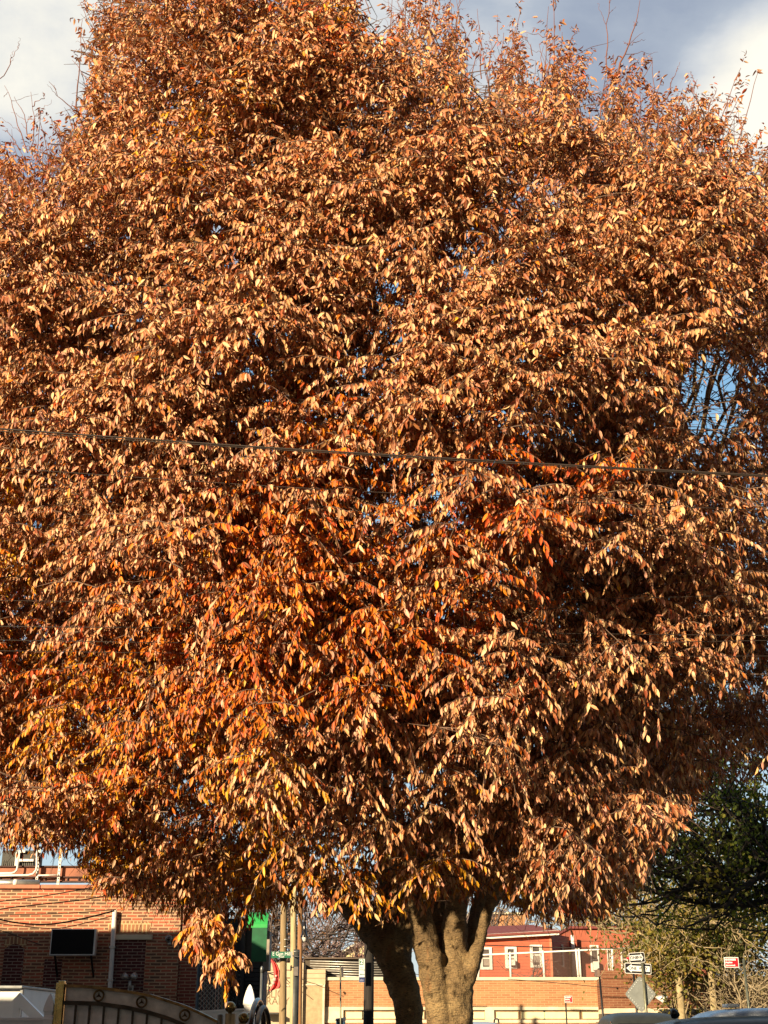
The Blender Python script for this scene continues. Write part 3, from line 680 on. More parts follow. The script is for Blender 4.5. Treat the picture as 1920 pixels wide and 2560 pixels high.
a_.y = b_.y = Yb - .11; m_.tube([a_, (a_ + b_) / 2, b_, (b_.x - .05, b_.y, 0)], .052, 12)
dp = m_.build('drain_pipe', white_p, bld)
for f in (.33, .62): q_ = a_.lerp(b_, f); MB().box(q_.x - .065, q_.x + .065, Yb - .17, Yb, q_.z - .02, q_.z + .02).build('pipe_strap', galv, dp)

scr = thing('display_screen', (X(165, Yb), Yb - .3, Z(2392, Yb)), 'dark wall mounted screen in a silver frame on the brick building', 'screen')
ys = Yb - .42; x0, x1, z0, z1 = X(107, ys), X(223, ys), Z(2389, ys), Z(2322, ys)
MB().box(x0, x1, ys, ys + .16, z0, z1, .012).build('casing', mat('silver_case', (.55, .56, .56), .35, .6, var=.06), scr)
MB().box(x0 + .025, x1 - .045, ys - .004, ys + .05, z0 + .03, z1 - .018).build('glass_panel', mat('screen_glass', (.006, .006, .007), .35, 0, var=.1, spec=.12), scr)
for xx in (x0 + .1, x1 - .1):
    MB().beam((xx, ys + .1, z0 + .02), (xx + .02, Yb, z0 - .42), .035, .035).beam((xx, ys + .12, z0 + .15), (xx, Yb, z0 + .15), .04, .05).build('bracket', blackm, scr)
fl = thing('flood_light', (X(321, Yb), Yb, Z(2450, Yb)), 'small silver flood light on the dark bricked window', 'lamp')
c_ = Vector((X(321, Yb), Yb - .16, Z(2447, Yb)))
m_ = MB(); m_.tube([c_ + Vector((0, .14, -.22)), c_ + Vector((0, .02, -.2)), c_ + Vector((0, 0, -.04))], .03, 8); m_.box(c_.x - .06, c_.x + .06, Yb - .03, Yb, c_.z - .3, c_.z - .14); m_.build('mount', galv, fl)
for s_, nm in ((-1, 0), (1, 0)):
    h = MB(); h.tube([c_ + Vector((s_ * .02, 0, 0)), c_ + Vector((s_ * .07, -.06, .03)), c_ + Vector((s_ * .12, -.12, .05))], [.035, .055, .075], 12); h.build('lamp_head', galv, fl)
scm = thing('security_camera', (X(410, Yb), Yb, Z(2350, Yb)), 'round security camera near the corner of the brick wall', 'camera')
c_ = Vector((X(410, Yb), Yb - .06, Z(2347, Yb)))
m_ = MB(); m_.tube([c_ + Vector((0, .06, 0)), c_ + Vector((0, -.03, 0))], [.085, .075], 14); m_.build('housing', galv, scm)
MB().sphere(c_ + Vector((0, -.03, 0)), .05, 14, 8).build('lens', glassd, scm)
m_ = MB(); m_.tube([c_ + Vector((.01, .05, -.05)), c_ + Vector((.02, .03, -.14))], .04, 10); m_.build('junction_box', galv, scm)

nb = thing('shade_house', (-9.5, 4, 0), 'flat roofed house added unseen outside the left edge to shade wall and yard', 'house')
nbm = mat('shade_house_render', (.42, .38, .33), .8, var=.1, nscale=1)
MB().box(-16, -6.9, -3.0, 8.0, 0, 4.32).build('wall', nbm, nb); MB().box(-11, -5.9, 8.01, 12.5, 0, 4.0).build('yard_shade_block', nbm, nb); MB().box(-22, -7.7, 20.2, 24.0, 0, 5.85).build('wall_shade_block', nbm, nb)  # unseen blocks, added and sized for the shade they cast
for k in range(4): MB().box(-6.93, -6.88, -2 + k * 2.5, -.9 + k * 2.5, 1.2, 2.7).build('window', glassd, nb)
# things on its roof
Yr = 33.0
bm_ = thing('steel_beam', (X(100, Yr), Yr, zt), 'rust brown steel beam standing above the roof of the old brick building', 'beam')
z0, z1 = Z(2203, Yr), Z(2166, Yr); x0, x1 = X(-120, Yr), X(300, Yr)
rust = mat('rust_paint', (.30, .105, .055), .6, var=.15, nscale=3)
MB().box(x0, x1, Yr, Yr + .05, z0 + .1, z1 - .02).box(x0, x1, Yr + .01, Yr + .05, z0, z0 + .1).build('web_plate', rust, bm_)
m_ = MB(); m_.box(x0, x1, Yr - .06, Yr + .12, z1 - .02, z1 + .012); m_.box(x0, x1, Yr - .05, Yr, z0 + .085, z0 + .112); m_.box(x0, x1, Yr - .06, Yr + .1, z0 - .03, z0 + .004)
for k in range(14): xx = x0 + .2 + k * .28; m_.box(xx, xx + .035, Yr - .03, Yr, z0, z0 + .09)
m_.build('flange', mat('dark_rust', (.06, .025, .02), .7, var=.2), bm_)
m_ = MB()
for xx in (x0 + .4, x1 - .3): m_.box(xx, xx + .1, Yr + .06, Yr + .16, zt - .3, z0)
m_.build('post', rust, bm_)
for i, (px, top) in enumerate(((60, 2120), (116, 2120))):
    u_ = thing('slotted_post', (X(px, Yr), Yr - .12, zt), ('left' if i == 0 else 'right') + ' one of two slotted white metal posts in front of the roof beam', 'post', 'slotted posts on the roof')
    zb_, zz = Z(2212, Yr), Z(top, Yr); xx = X(px, Yr)
    MB().box(xx - .03, xx + .03, Yr - .14, Yr - .1, zt - .1, zz).build('channel', white_p, u_)
    m_ = MB(); z = zt
    while z < zz - .1: m_.box(xx - .011, xx + .011, Yr - .145, Yr - .13, z, z + .035); z += .085
    m_.build('slot', blackm, u_); u_.children[-1]['kind'] = 'stuff'
def conduit(name, pxs, Y, r, label):
    pts = [P(a, b, Y) for a, b in pxs]
    for p_ in pts: p_.y = Y
    return tag(MB().tube(pts, r, 10).build(name, white_p), label, 'pipe', 'conduits along the roof beam')
conduit('conduit', [(-60, 2184), (28, 2183), (36, 2181), (42, 2175), (44, 2165), (44, 2150), (43, 2132)], Yr - .2, .026, 'shorter upper white conduit with its bend turned up at the far left')
conduit('conduit', [(-60, 2190), (70, 2188), (82, 2185), (90, 2176), (92, 2165), (92, 2148), (91, 2128)], Yr - .22, .026, 'lower white conduit that bends up between the two slotted posts')
conduit('conduit', [(95, 2188.5), (143, 2187.5)], Yr - .2, .018, 'short thin white conduit ending right of the slotted posts')
ac = thing('air_conditioner', (X(25, Yr), Yr + 1, zt), 'dark air conditioning unit with white frame on the roof at the left edge', 'air conditioner')
MB().box(X(-40, Yr + .6), X(45, Yr + .6), Yr + .6, Yr + 1.4, zt + .1, Z(2126, Yr + .6)).build('cabinet', mat('ac_dark', (.04, .038, .032), .6), ac)
m_ = MB(); Yq = Yr + .56
m_.box(X(-4, Yq), X(7, Yq), Yq - .05, Yq, zt, Z(2126, Yq)); m_.box(X(7, Yq), X(44, Yq), Yq - .05, Yq, Z(2154, Yq), Z(2148, Yq)); m_.box(X(7, Yq), X(20, Yq), Yq - .05, Yq, Z(2132, Yq), Z(2126, Yq))
m_.build('frame', white_p, ac)
m_ = MB(); a_ = X(-40, Yq)
for k in range(16): m_.box(a_ + .03 + k * .05, a_ + .045 + k * .05, Yq + .02, Yq + .045, zt + .3, Z(2150, Yq))
m_.build('grille', mat('ac_fin', (.10, .095, .08), .6), ac); ac.children[-1]['kind'] = 'stuff'
dct = thing('roof_duct', (X(60, Yb + 2), Yb + 2, zt), 'shiny round metal duct lying on the roof under the brown beam', 'duct')
a_, b_ = P(-60, 2207, Yb + 2.2), P(98, 2207, Yb + 2.2); a_.y = b_.y = Yb + 2.2
MB().tube([a_, b_], .075, 16).build('pipe', galv, dct); MB().tube([a_.lerp(b_, .60), a_.lerp(b_, .66)], .082, 16).build('joint_band', white_p, dct)

# cables sagging across that wall
def wire(name, pts, Y, r, label, group, m=cable, cat='cable', sub=10, Y2=None):
    pp = np.array([P(a, b, Y if Y2 is None else Y + (Y2 - Y) * i / (len(pts) - 1)) for i, (a, b) in enumerate(pts)]); k = len(pp)
    u = np.linspace(0, k - 1, (k - 1) * sub + 1); i0 = np.minimum(u.astype(int), k - 2); f = (u - i0)[:, None]
    pm, pn = pp[np.maximum(i0 - 1, 0)], pp[np.minimum(i0 + 2, k - 1)]
    q = .5 * ((2 * pp[i0]) + (-pm + pp[i0 + 1]) * f + (2 * pm - 5 * pp[i0] + 4 * pp[i0 + 1] - pn) * f ** 2 + (-pm + 3 * pp[i0] - 3 * pp[i0 + 1] + pn) * f ** 3)
    return tag(MB().tube([Vector(x) for x in q], r, 6).build(name, m), label, cat, group)
G1 = 'cables strung across the brick wall'
wire('wall_cable', [(-80, 2268), (0, 2254), (90, 2243), (180, 2228), (300, 2205)], 27, .010, 'topmost thin cable rising across the brick wall below the coping', G1)
wire('wall_cable', [(-80, 2290), (0, 2273), (110, 2260), (210, 2249), (330, 2228)], 27, .012, 'second cable from the top across the brick wall', G1)
wire('wall_cable', [(-80, 2290), (0, 2287), (150, 2284), (290, 2274)], 27, .008, 'nearly level thin cable in the middle of the brick wall', G1)
wire('wall_cable', [(-60, 2285), (0, 2299), (60, 2309), (130, 2310), (210, 2296), (286, 2277)], 27.5, .017, 'thick sagging black cable that ends at the top of the white drain pipe', G1)
wire('wall_cable', [(-60, 2300), (0, 2309), (80, 2318), (150, 2320), (220, 2306), (280, 2290)], 27.5, .009, 'thin cable sagging just below the thick black one', G1)
wire('wall_cable', [(-30, 2318), (20, 2332), (90, 2358), (104, 2362)], 29, .009, 'short cable sloping down to the left of the dark screen', G1)

# ------------------------------------------------------------------ white boxes, fences and the bronze gate in front
Yg = 15.0
she = thing('storage_shed', (X(20, 18), 18, 0), 'low white panelled shed with a grey roof edge behind the left fence', 'shed')
MB().box(-7.2, X(49, 18), 18, 20, 0, Z(2472, 18)).build('wall', white_v, she)
MB().box(-7.3, X(52, 18), 17.9, 20.1, Z(2472, 18), Z(2464.5, 18), .01).build('roof', greym, she)
MB().box(X(45, 18), X(51, 18), 17.95, 18.02, 0, Z(2472, 18)).build('corner_trim', greym, she)
sh2 = thing('storage_bin', (X(72, 19), 19, 0), 'smaller white bin with a grey lid beside the shed', 'bin')
MB().box(X(54, 19), X(92, 19), 19, 20, 0, Z(2481, 19)).build('body', white_v, sh2); MB().box(X(53, 19), X(95, 19), 18.95, 20.05, Z(2481, 19), Z(2475, 19), .008).build('lid', greym, sh2)
rl = thing('ramp_rail', (X(70, 17), 17, 0), 'sloping white handrail running down from the shed to the fence', 'railing')
MB().beam(P(42, 2492, 17.2), P(112, 2562, 17.2), .09, .12).build('rail', white_v, rl); MB().beam(P(42, 2506, 17.2), P(104, 2566, 17.2), .05, .03).build('lower_rail', galv, rl)
m_ = MB()
for px, py in ((45, 2495), (100, 2550)): w_ = P(px, py, 17.2); m_.box(w_.x - .04, w_.x + .04, 17.17, 17.25, 0, w_.z)
m_.build('rail_post', white_v, rl)
def vinyl_post(px, tip, Y, w, parent):
    x = X(px, Y); zt_ = Z(tip, Y); h = w / 2
    MB().box(x - h, x + h, Y - h, Y + h, .05, zt_ - w * 2.55, .006).build('post', white_v, parent)
    prof = [(1.22, 0), (1.22, .14), (1.0, .2), (.86, .48), (.95, .72), (1.12, .86), (1.12, .95), (1.02, 1.35), (.72, 1.9), (.38, 2.35), (.06, 2.58)]
    m = MB(); pts = [(x, Y, zt_ - w * 2.58 + w * z) for r, z in prof]; m.tube(pts, [h * r * 1.32 for r, z in prof], 4)
    # turn the four sided finial to face the street
    c0 = Vector((x, Y, 0)); m.v = [tuple(Matrix.Rotation(R(45), 3, 'Z') @ (Vector(v_) - c0) + c0) for v_ in m.v]; m.sm = [False] * len(m.f)
    m.build('finial', white_v, parent)
f1 = thing('vinyl_fence', (X(60, Yg), Yg, 0), 'white vinyl fence panel and pointed post in the shade left of the gate', 'fence')
vinyl_post(120.5, 2484, Yg, .104, f1)
MB().box(-8, X(109, Yg), Yg - .02, Yg + .03, .1, Z(2549, Yg)).build('panel', white_v, f1)
MB().box(-8, X(109, Yg), Yg - .045, Yg + .045, Z(2552, Yg), Z(2543, Yg), .006).build('top_rail', white_v, f1)
f2 = thing('vinyl_fence', (X(565, 17), 17, 0), 'sunlit white vinyl fence with a pointed post right of the gate', 'fence')
vinyl_post(621.5, 2461, 17.0, .135, f2)
MB().box(X(470, 17), X(608, 17), 16.98, 17.03, .1, Z(2528, 17)).build('panel', white_v, f2)
MB().add([(X(470, 17), 16.95, Z(2533, 17)), (X(608, 17), 16.95, Z(2526, 17)), (X(608, 17), 17.05, Z(2526, 17)), (X(470, 17), 17.05, Z(2533, 17)), (X(470, 17), 16.95, Z(2528, 17)), (X(608, 17), 16.95, Z(2521, 17)), (X(608, 17), 17.05, Z(2521, 17)), (X(470, 17), 17.05, Z(2528, 17))],
         [(0, 1, 2, 3), (4, 5, 6, 7), (0, 1, 5, 4), (2, 3, 7, 6), (0, 3, 7, 4), (1, 2, 6, 5)]).build('top_rail', white_v, f2)

gp = thing('gate_post', (X(145, Yg), Yg, 0), 'square brassy gate post at the left end of the arched gate', 'post', 'gate posts')
MB().box(X(134, Yg), X(155, Yg), Yg - .05, Yg + .05, .05, Z(2457, Yg), .006).build('shaft', brass, gp)
MB().box(X(140, Yg), X(155, Yg), Yg - .06, Yg + .02, .05, Z(2452, Yg), .006).build('inner_shaft', brass, gp)
gate = thing('arched_gate', (X(155, Yg), Yg, 0), 'closed bronze driveway gate leaf with arched top and star rings on grey panel', 'gate')
gx = np.array([156, 200, 241, 313, 372, 420, 460, 493, 541, 556]); gt_ = np.array([2461, 2462.5, 2466, 2475.5, 2485, 2499.5, 2512, 2526, 2549, 2557])
lx = np.array([156, 200, 242, 313, 372, 420, 445, 470, 500]); lt_ = np.array([2502, 2502.5, 2504, 2513.5, 2526.5, 2541, 2551, 2562, 2578])
def GZ(py): return Z(py, Yg)
def band_obj(name, xs, ys_, h, y0, y1, m, parent):
    xs2 = np.linspace(xs[0], xs[-1], 40); y2 = np.interp(xs2, xs, ys_); vs = []
    for x_, p_ in zip(xs2, y2):
        a = X(x_, Yg); vs += [(a, y0, GZ(p_)), (a, y1, GZ(p_)), (a, y1, GZ(p_ + h)), (a, y0, GZ(p_ + h))]
    n = len(xs2); fs = [(i * 4 + j, i * 4 + (j + 1) % 4, i * 4 + 4 + (j + 1) % 4, i * 4 + 4 + j) for i in range(n - 1) for j in range(4)] + [(0, 1, 2, 3), (n * 4 - 4, n * 4 - 3, n * 4 - 2, n * 4 - 1)]
    return MB().add(vs, fs).build(name, m, parent)
band_obj('arch_rim', gx, gt_, 7.5, Yg - .05, Yg + .04, bronze, gate)
band_obj('lower_rim', lx, lt_, 10.5, Yg - .045, Yg + .035, bronze_d, gate)
xs2 = np.linspace(156, 556, 40); tp_ = np.interp(xs2, gx, gt_) + 5
prism = [(X(a, Yg), GZ(b)) for a, b in zip(xs2, tp_)] + [(X(556, Yg), .15), (X(156, Yg), .15)]
prism_front('panel', prism, Yg + .03, mat('gate_sheet', (.82, .78, .73), .55, var=.12, nscale=9, bump=.1, bscale=30), gate, .004, .004)
for px in (187, 222, 258, 295, 331, 367, 404):
    yy = np.interp(px, lx, lt_) + 9; MB().box(X(px - 2.6, Yg), X(px + 2.6, Yg), Yg - .03, Yg - .005, .18, GZ(yy), .003).build('bar', bronze_d, gate)
MB().box(X(156, Yg), X(556, Yg), Yg - .04, Yg + .02, .12, .19).build('bottom_rail', bronze_d, gate)
for px, py in ((242, 2489), (351, 2505), (461, 2538)):
    c_ = Vector((X(px, Yg), Yg - .012, GZ(py))); r_ = M(12.2, Yg)
    m_ = MB(); k = 28; m_.tube([c_ + Vector((math.cos(2 * math.pi * i / k) * r_, 0, math.sin(2 * math.pi * i / k) * r_)) for i in range(k + 1)], .0105, 8)
    rg = m_.build('emblem_ring', bronze, gate)
    m_ = MB()
    for a in (90, 210, 330):
        d = Vector((math.cos(R(a)), 0, math.sin(R(a)))); n = Vector((-d.z, 0, d.x)) * .011
        m_.add([c_ + n, c_ - n, c_ + d * (r_ - .012), c_ + Vector((0, -.012, 0)), c_ + d * .012 + Vector((0, .008, 0))], [(0, 3, 2), (3, 1, 2), (0, 2, 4), (4, 2, 1), (0, 1, 3), (0, 4, 1)])
    m_.build('star', bronze, rg)
def ball_post(px, w, ztop, bpx, bpy, br, Y, label, m):
    g_ = thing('gate_post', (X(px, Y), Y, 0), label, 'post', 'gate posts'); x = X(px, Y); h = M(w, Y) / 2
    MB().box(x - h, x + h, Y - h, Y + h, .05, Z(ztop, Y), .004).build('shaft', m, g_)
    MB().sphere((X(bpx, Y), Y, Z(bpy, Y)), M(br, Y), 28, 18).lathe((X(bpx, Y), Y, Z(ztop, Y)), [(.022, -.01), (.022, .03)], 10).build('ball_finial', mat('bronze_ball', (.24, .15, .05), .22, .9, var=.25, nscale=20), g_)
rusty = mat('worn_brass', (.42, .33, .20), .5, .5, var=.3, nscale=9, stretch=(3, 3, .6))
ball_post(575.5, 24, 2534, 574, 2518, 13.6, Yg - .1, 'pale worn gate post topped by the largest bronze ball, next to the arched gate', rusty)
ball_post(606, 17, 2557, 609, 2545.5, 13.6, Yg - .2, 'short gate post whose bronze ball sits lowest, in front of the white fence', rusty)
ball_post(627, 11, 2550, 625, 2540, 9.5, Yg + 1.0, 'farther gate post with the small bronze ball half hidden behind another ball', rusty)
g2 = thing('gate_stile', (X(551, Yg), Yg, 0), 'round topped grey brown end stile between gate leaf and ball post', 'post')
MB().tube([(X(551, Yg), Yg - .03, .1), (X(551, Yg), Yg - .03, GZ(2539)), (X(551, Yg), Yg - .03, GZ(2536)), (X(551, Yg), Yg - .03, GZ(2534.5))], [.033, .033, .026, .006], 14).build('tube', mat('stile_metal', (.22, .19, .14), .5, .4, var=.25, nscale=10), g2)
og = thing('open_gate', (X(640, Yg), Yg, 0), 'second black and bronze gate leaf swung open, its curved arches seen edge on', 'gate')
def edge_arch(pxc, ptop, Y0, Y1, r, name, dx):
    k = 22; pts = []
    for i in range(k + 1):
        a = math.pi * i / k; f = (1 - math.cos(a)) / 2; Y = Y0 + (Y1 - Y0) * f
        zt_ = Z(ptop, (Y0 + Y1) / 2); pts.append((X(pxc, Yg) + dx * (f - .5), Y, .9 + (zt_ - .9) * math.sin(a) ** .55))
    pts = [(pts[0][0], Y0, .1)] + pts + [(pts[-1][0], Y1, .1)]
    MB().tube(pts, r, 12).build(name, bronze_d if name != 'arch_rim' else mat('polished_bronze', (.10, .085, .07), .22, .85, var=.2, nscale=9), og)
edge_arch(633, 2501, Yg - .2, Yg + 1.2, .030, 'arch_rim', .05); edge_arch(651, 2519, Yg - .3, Yg + 1.0, .028, 'lower_rim', .06)

# ------------------------------------------------------------------ chain link fence, shop with a green awning
Yc = 29.0
cl = thing('chain_link_fence', (X(525, Yc), Yc, 0), 'tall chain link gate with dark slats between brick pier and grey post', 'fence')
x0, x1, z1 = X(490, Yc), X(556, Yc), Z(2414, Yc)
m_ = MB(); m_.tube([(x0, Yc, 0), (x0, Yc, Z(2395, Yc))], .035, 10); m_.tube([(x0, Yc, z1), (x1, Yc, z1)], .02, 8); m_.tube([(x0, Yc, Z(2532, Yc)), (x1, Yc, Z(2532, Yc))], .02, 8)
m_.build('frame', mat('blue_grey_tube', (.10, .13, .14), .5, .4), cl)
m_ = MB()
n_ = int((x1 - x0) / .06)
for k in range(n_): a = x0 + .03 + k * .06; m_.box(a, a + .045, Yc + .01, Yc + .018, .1, z1 - .02)
sl_ = m_.build('privacy_slats', mat('dark_slat', (.035, .034, .040), .6), cl); sl_['kind'] = 'stuff'
m_ = MB(); H = z1 - .1
for k in range(-int(H / .1), int((x1 - x0) / .1)):
    for sgn in (1, -1):
        pts = []
        a0 = max(x0, x0 + k * .1); a1 = min(x1, x0 + k * .1 + H)
        if a1 <= a0: continue
        za, zb = .1 + (a0 - x0 - k * .1), .1 + (a1 - x0 - k * .1)
        if sgn < 0: za, zb = z1 + .1 - za, z1 + .1 - zb
        m_.beam((a0, Yc - .006 * sgn, za), (a1, Yc - .006 * sgn, zb), .006, .006)
w_ = m_.build('wire_mesh', galv, cl); w_['kind'] = 'stuff'
gpz = thing('grey_post', (X(564.5, Yc), Yc, 0), 'pale grey round post beside the chain link gate', 'post')
MB().tube([(X(564.5, Yc), Yc - .1, 0), (X(563.5, Yc), Yc - .1, Z(2380, Yc))], M(4.6, Yc), 12).build('tube', mat('grey_paint_post', (.42, .44, .42), .5, .2), gpz)
MB().tube([(X(564.5, Yc), Yc - .1, Z(2488, Yc)), (X(564.5, Yc), Yc - .1, Z(2484, Yc))], M(5.3, Yc), 12).build('collar', galv, gpz)
stk = thing('wooden_stake', (X(554.5, Yc), Yc, 0), 'thin pale wooden stake just left of the grey post', 'stake')
MB().tube([(X(556, Yc), Yc - .2, 0), (X(555, Yc), Yc - .2, Z(2480, Yc)), (X(554.3, Yc), Yc - .2, Z(2440, Yc))], [.02, .018, .014], 8).build('shaft', wood, stk); MB().sphere((X(554.3, Yc), Yc - .2, Z(2440, Yc)), .02, 10, 6).build('rounded_tip', white_p, stk)
Ys = 31.4
shop = thing('shop_building', (X(615, Ys), Ys, 0), 'dark shopfront in shade behind the chain link fence carrying a green awning', 'shop')
navy = mat('navy_shutter', (.016, .022, .034), .5, var=.2)
zt_ = Z(2296, Ys)
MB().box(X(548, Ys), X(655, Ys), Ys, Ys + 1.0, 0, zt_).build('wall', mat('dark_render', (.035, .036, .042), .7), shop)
m_ = MB(); z = .1
while z < Z(2420, Ys): m_.box(X(604, Ys), X(652, Ys), Ys - .05, Ys - .02, z, z + .085, .01); z += .095
m_.build('roller_shutter', navy, shop); shop.children[-1]['kind'] = 'stuff'
MB().box(X(597, Ys), X(606, Ys), Ys - .12, Ys, 0, zt_ - .2).build('door_jamb', mat('jamb', (.03, .035, .045), .5), shop)
m_ = MB(); pr = []
zt2, zm = Z(2287, Ys - .9), Z(2319, Ys - .9)
for i in range(9):
    a = R(90) * i / 8; pr.append((Ys - .02 - .85 * math.sin(a), zm + (zt2 + .12 - zm) * math.cos(a)))
xa, xb = X(606, Ys - .9), X(660, Ys - .9); vs = [(xa, y, z) for y, z in pr] + [(xb, y, z) for y, z in pr]; k = len(pr)
m_.add(vs, [(i, i + 1, k + i + 1, k + i) for i in range(k - 1)])
aw = m_.build('awning', mat('green_fabric', (.025, .34, .075), .6, var=.06), shop)
sd_ = aw.modifiers.new('thick', 'SOLIDIFY'); sd_.thickness = .015
MB().box(X(622, Ys - .9), xb, Ys - .90, Ys - .86, Z(2404, Ys - .9), zm - .005).build('valance', mat('shaded_green_fabric', (.005, .105, .04), .6), aw)  # shade on the awning front is put into this darker green
MB().box(X(646, Ys), X(654, Ys), Ys - .06, Ys - .005, Z(2424, Ys), Z(2404, Ys)).build('sign_box', blackm, shop)
MB().box(X(655, Ys), X(670, Ys), Ys - .3, Ys + .3, Z(2427, Ys), Z(2330, Ys)).build('bay', mat('grey_taupe', (.33, .28, .23), .8), shop)
ivy = thing('ivy_trunk', (X(580, 30.5), 30.5, 0), 'dark ragged trunk wrapped in dead ivy behind the grey post', 'tree')
m_ = MB(); pts = [(X(580 + rng.normal(0, 1.5), 30.5), 30.5, z) for z in np.linspace(0, Z(2395, 30.5), 9)]; m_.tube(pts, [.13, .12, .11, .11, .10, .10, .09, .08, .05], 10); m_.build('trunk', wood_d, ivy)
k = 700; zz = rng.uniform(.1, Z(2400, 30.5), k); an = rng.uniform(0, 6.28, k); rr = rng.uniform(.09, .17, k)
bs = np.stack([X(580, 30.5) + np.cos(an) * rr, 30.5 + np.sin(an) * rr, zz], 1)
leaf_mesh('foliage', bs, rng.normal(0, 1, (k, 3)) - [0, 0, 1], rng.normal(0, 1, (k, 3)) - [0, 1, 0], rng.uniform(.03, .07, k), rng.uniform(.02, .04, k), np.array([.06, .055, .04]) * rng.uniform(.4, 1.8, (k, 1)), leaf_mat('dead_leaf', .1), ivy)
vp = thing('vent_pipe', (X(650, 24), 24, 0), 'dark grey capped pipe standing in front of the library wall', 'pipe')
MB().tube([(X(651, 24), 24, 0), (X(650, 24), 24, Z(2430, 24))], M(3.1, 24), 12).build('shaft', greym, vp)
MB().lathe((X(650, 24), 24, Z(2432, 24)), [(M(3.9, 24), 0), (M(3.9, 24), .07), (M(3.0, 24), .095), (.005, .115)], 14).build('cap', greym, vp)

# ------------------------------------------------------------------ utility poles with street sign, lamp, flag
Yp = 44.0
def pole(name, px0, py0, px1, w0, w1, Y, m, label, cat='pole', top=None):
    a = P(px0, py0, Y); a.y = Y; b = Vector((X(px1, Y), Y, 0)); t_ = thing(name, (b.x, Y, 0), label, cat)
    k = 8; pts = [b.lerp(a, i / k) for i in range(k + 1)]
    MB().tube(pts, [M(w1 + (w0 - w1) * i / k, Y) / 2 for i in range(k + 1)], 14).build('shaft', m, t_); return t_
u1 = pole('utility_pole', 711, 2150, 709, 16, 19.5, Yp, wood, 'weathered tan wooden utility pole left of the street name sign post')
for py in (2348, 2366, 2390): MB().tube([(X(709.6, Yp), Yp, Z(py, Yp)), (X(709.6, Yp), Yp, Z(py + 2, Yp))], M(9.6, Yp), 14).build('band', galv, u1)
u2 = pole('sign_pole', 735, 2150, 735.5, 15.5, 17, Yp + 1, mat('pale_pole_wood', (.50, .40, .22), .85, var=.15, nscale=5, stretch=(6, 6, .5), col2=(.34, .26, .14)), 'pale pole with a dark grey sleeve on its lower half holding the street name')
MB().tube([(X(737, Yp + 1), Yp + 1, 0), (X(735.3, Yp + 1), Yp + 1, Z(2374, Yp + 1))], M(9.6, Yp + 1), 16).build('sleeve', mat('sleeve_grey', (.065, .070, .070), .5, .2, var=.15), u2)
for py in (2378, 2391): MB().tube([(X(735.3, Yp + 1), Yp + 1, Z(py, Yp + 1)), (X(735.3, Yp + 1), Yp + 1, Z(py + 1.6, Yp + 1))], M(10.1, Yp + 1), 16).build('clamp', galv, u2)
MB().box(X(749, Yp+1) - .22, X(749, Yp+1) - .08, Yp + .8, Yp + .9, Z(2440, Yp+1), Z(2416, Yp+1)).build('meter_box', mat('meter_grey', (.16, .14, .13), .6), u2)
u3 = pole('lamp_pole', 752, 2150, 750, 13, 13, Yp + 2, wood_r, 'reddish brown wooden pole carrying the bell shaped street lamp')
MB().box(X(757, Yp+2), X(762, Yp+2), Yp + 1.75, Yp + 1.9, Z(2425, Yp + 2), Z(2410, Yp + 2)).build('meter_box', blackm, u3)
lm = thing('street_lamp', (X(756, Yp + 1.3), Yp + 1.3, Z(2310, Yp + 1.3)), 'black bell shaped street lamp with a white lens hanging by the brown pole', 'lamp')
c_ = Vector((X(756, Yp + 1.3), Yp + 1.3, Z(2348, Yp + 1.3)))
MB().lathe(c_, [(.125, .05), (.125, .09), (.10, .16), (.075, .24), (.06, .36), (.06, .56), (.01, .58)], 20).build('housing', mat('gloss_black', (.015, .012, .012), .2, 0, spec=.7), lm)
MB().lathe(c_, [(.01, -.09), (.05, -.08), (.08, -.04), (.10, 0)], 20).lathe(c_, [(.112, -.004), (.122, .05)], 20).build('lens', white_p, lm)
MB().tube([c_ + Vector((0, 0, .56)), c_ + Vector((.02, .2, .75)), c_ + Vector((-.05, .7, .9))], .025, 8).build('arm', blackm, lm)
ss = thing('street_sign', (X(697, Yp + .6), Yp + .6, Z(2387, Yp)), 'green street name sign E Gun Hill Road clamped to the grey sleeved pole', 'sign')
Yq = Yp - .35
green = mat('sign_green', (.004, .12, .065), .45, var=.05); sgw = mat('sign_white', (.78, .80, .78), .5, var=.03); sgk = mat('sign_black', (.012, .010, .014), .5)
x0, x1, z0, z1 = X(671.5, Yq), X(723, Yq), Z(2395, Yq), Z(2379, Yq)
MB().box(x0, x1, Yq, Yq + .02, z0, z1, .004).build('plate', green, ss)
text_obj('lettering', 'E Gun Hill', .165, ((x0 + x1) / 2 + .02, Yq - .004, z0 + (z1 - z0) * .64), sgw, ss, sx=.86)
text_obj('lettering', 'Road', .085, ((x0 + x1) / 2 + .02, Yq - .004, z0 + (z1 - z0) * .2), sgw, ss)
MB().box(x1, x1 + .05, Yq - .01, Yq + .03, z0, z1).beam((x1 + .02, Yq + .02, (z0 + z1) / 2), (X(733, Yp + 1), Yp + .9, (z0 + z1) / 2), .03, .03).build('bracket', galv, ss)
sb = thing('sign_plate', (X(662, Yp), Yp, Z(2389, Yp)), 'dull grey green sign plate seen from behind left of the street name', 'sign')
MB().box(X(654, Yp), X(671, Yp), Yp + .02, Yp + .035, Z(2396, Yp), Z(2382.5, Yp)).build('plate', mat('dull_green', (.09, .13, .11), .6), sb); MB().box(X(671, Yp), X(702, Yp), Yp + .03, Yp + .06, Z(2390, Yp), Z(2388, Yp)).build('arm', greym, sb)
fg = thing('red_flag', (X(690, 42), 42, Z(2480, 42)), 'faded red feather flag hanging beside the tan utility pole', 'flag')
Yf = 43.0
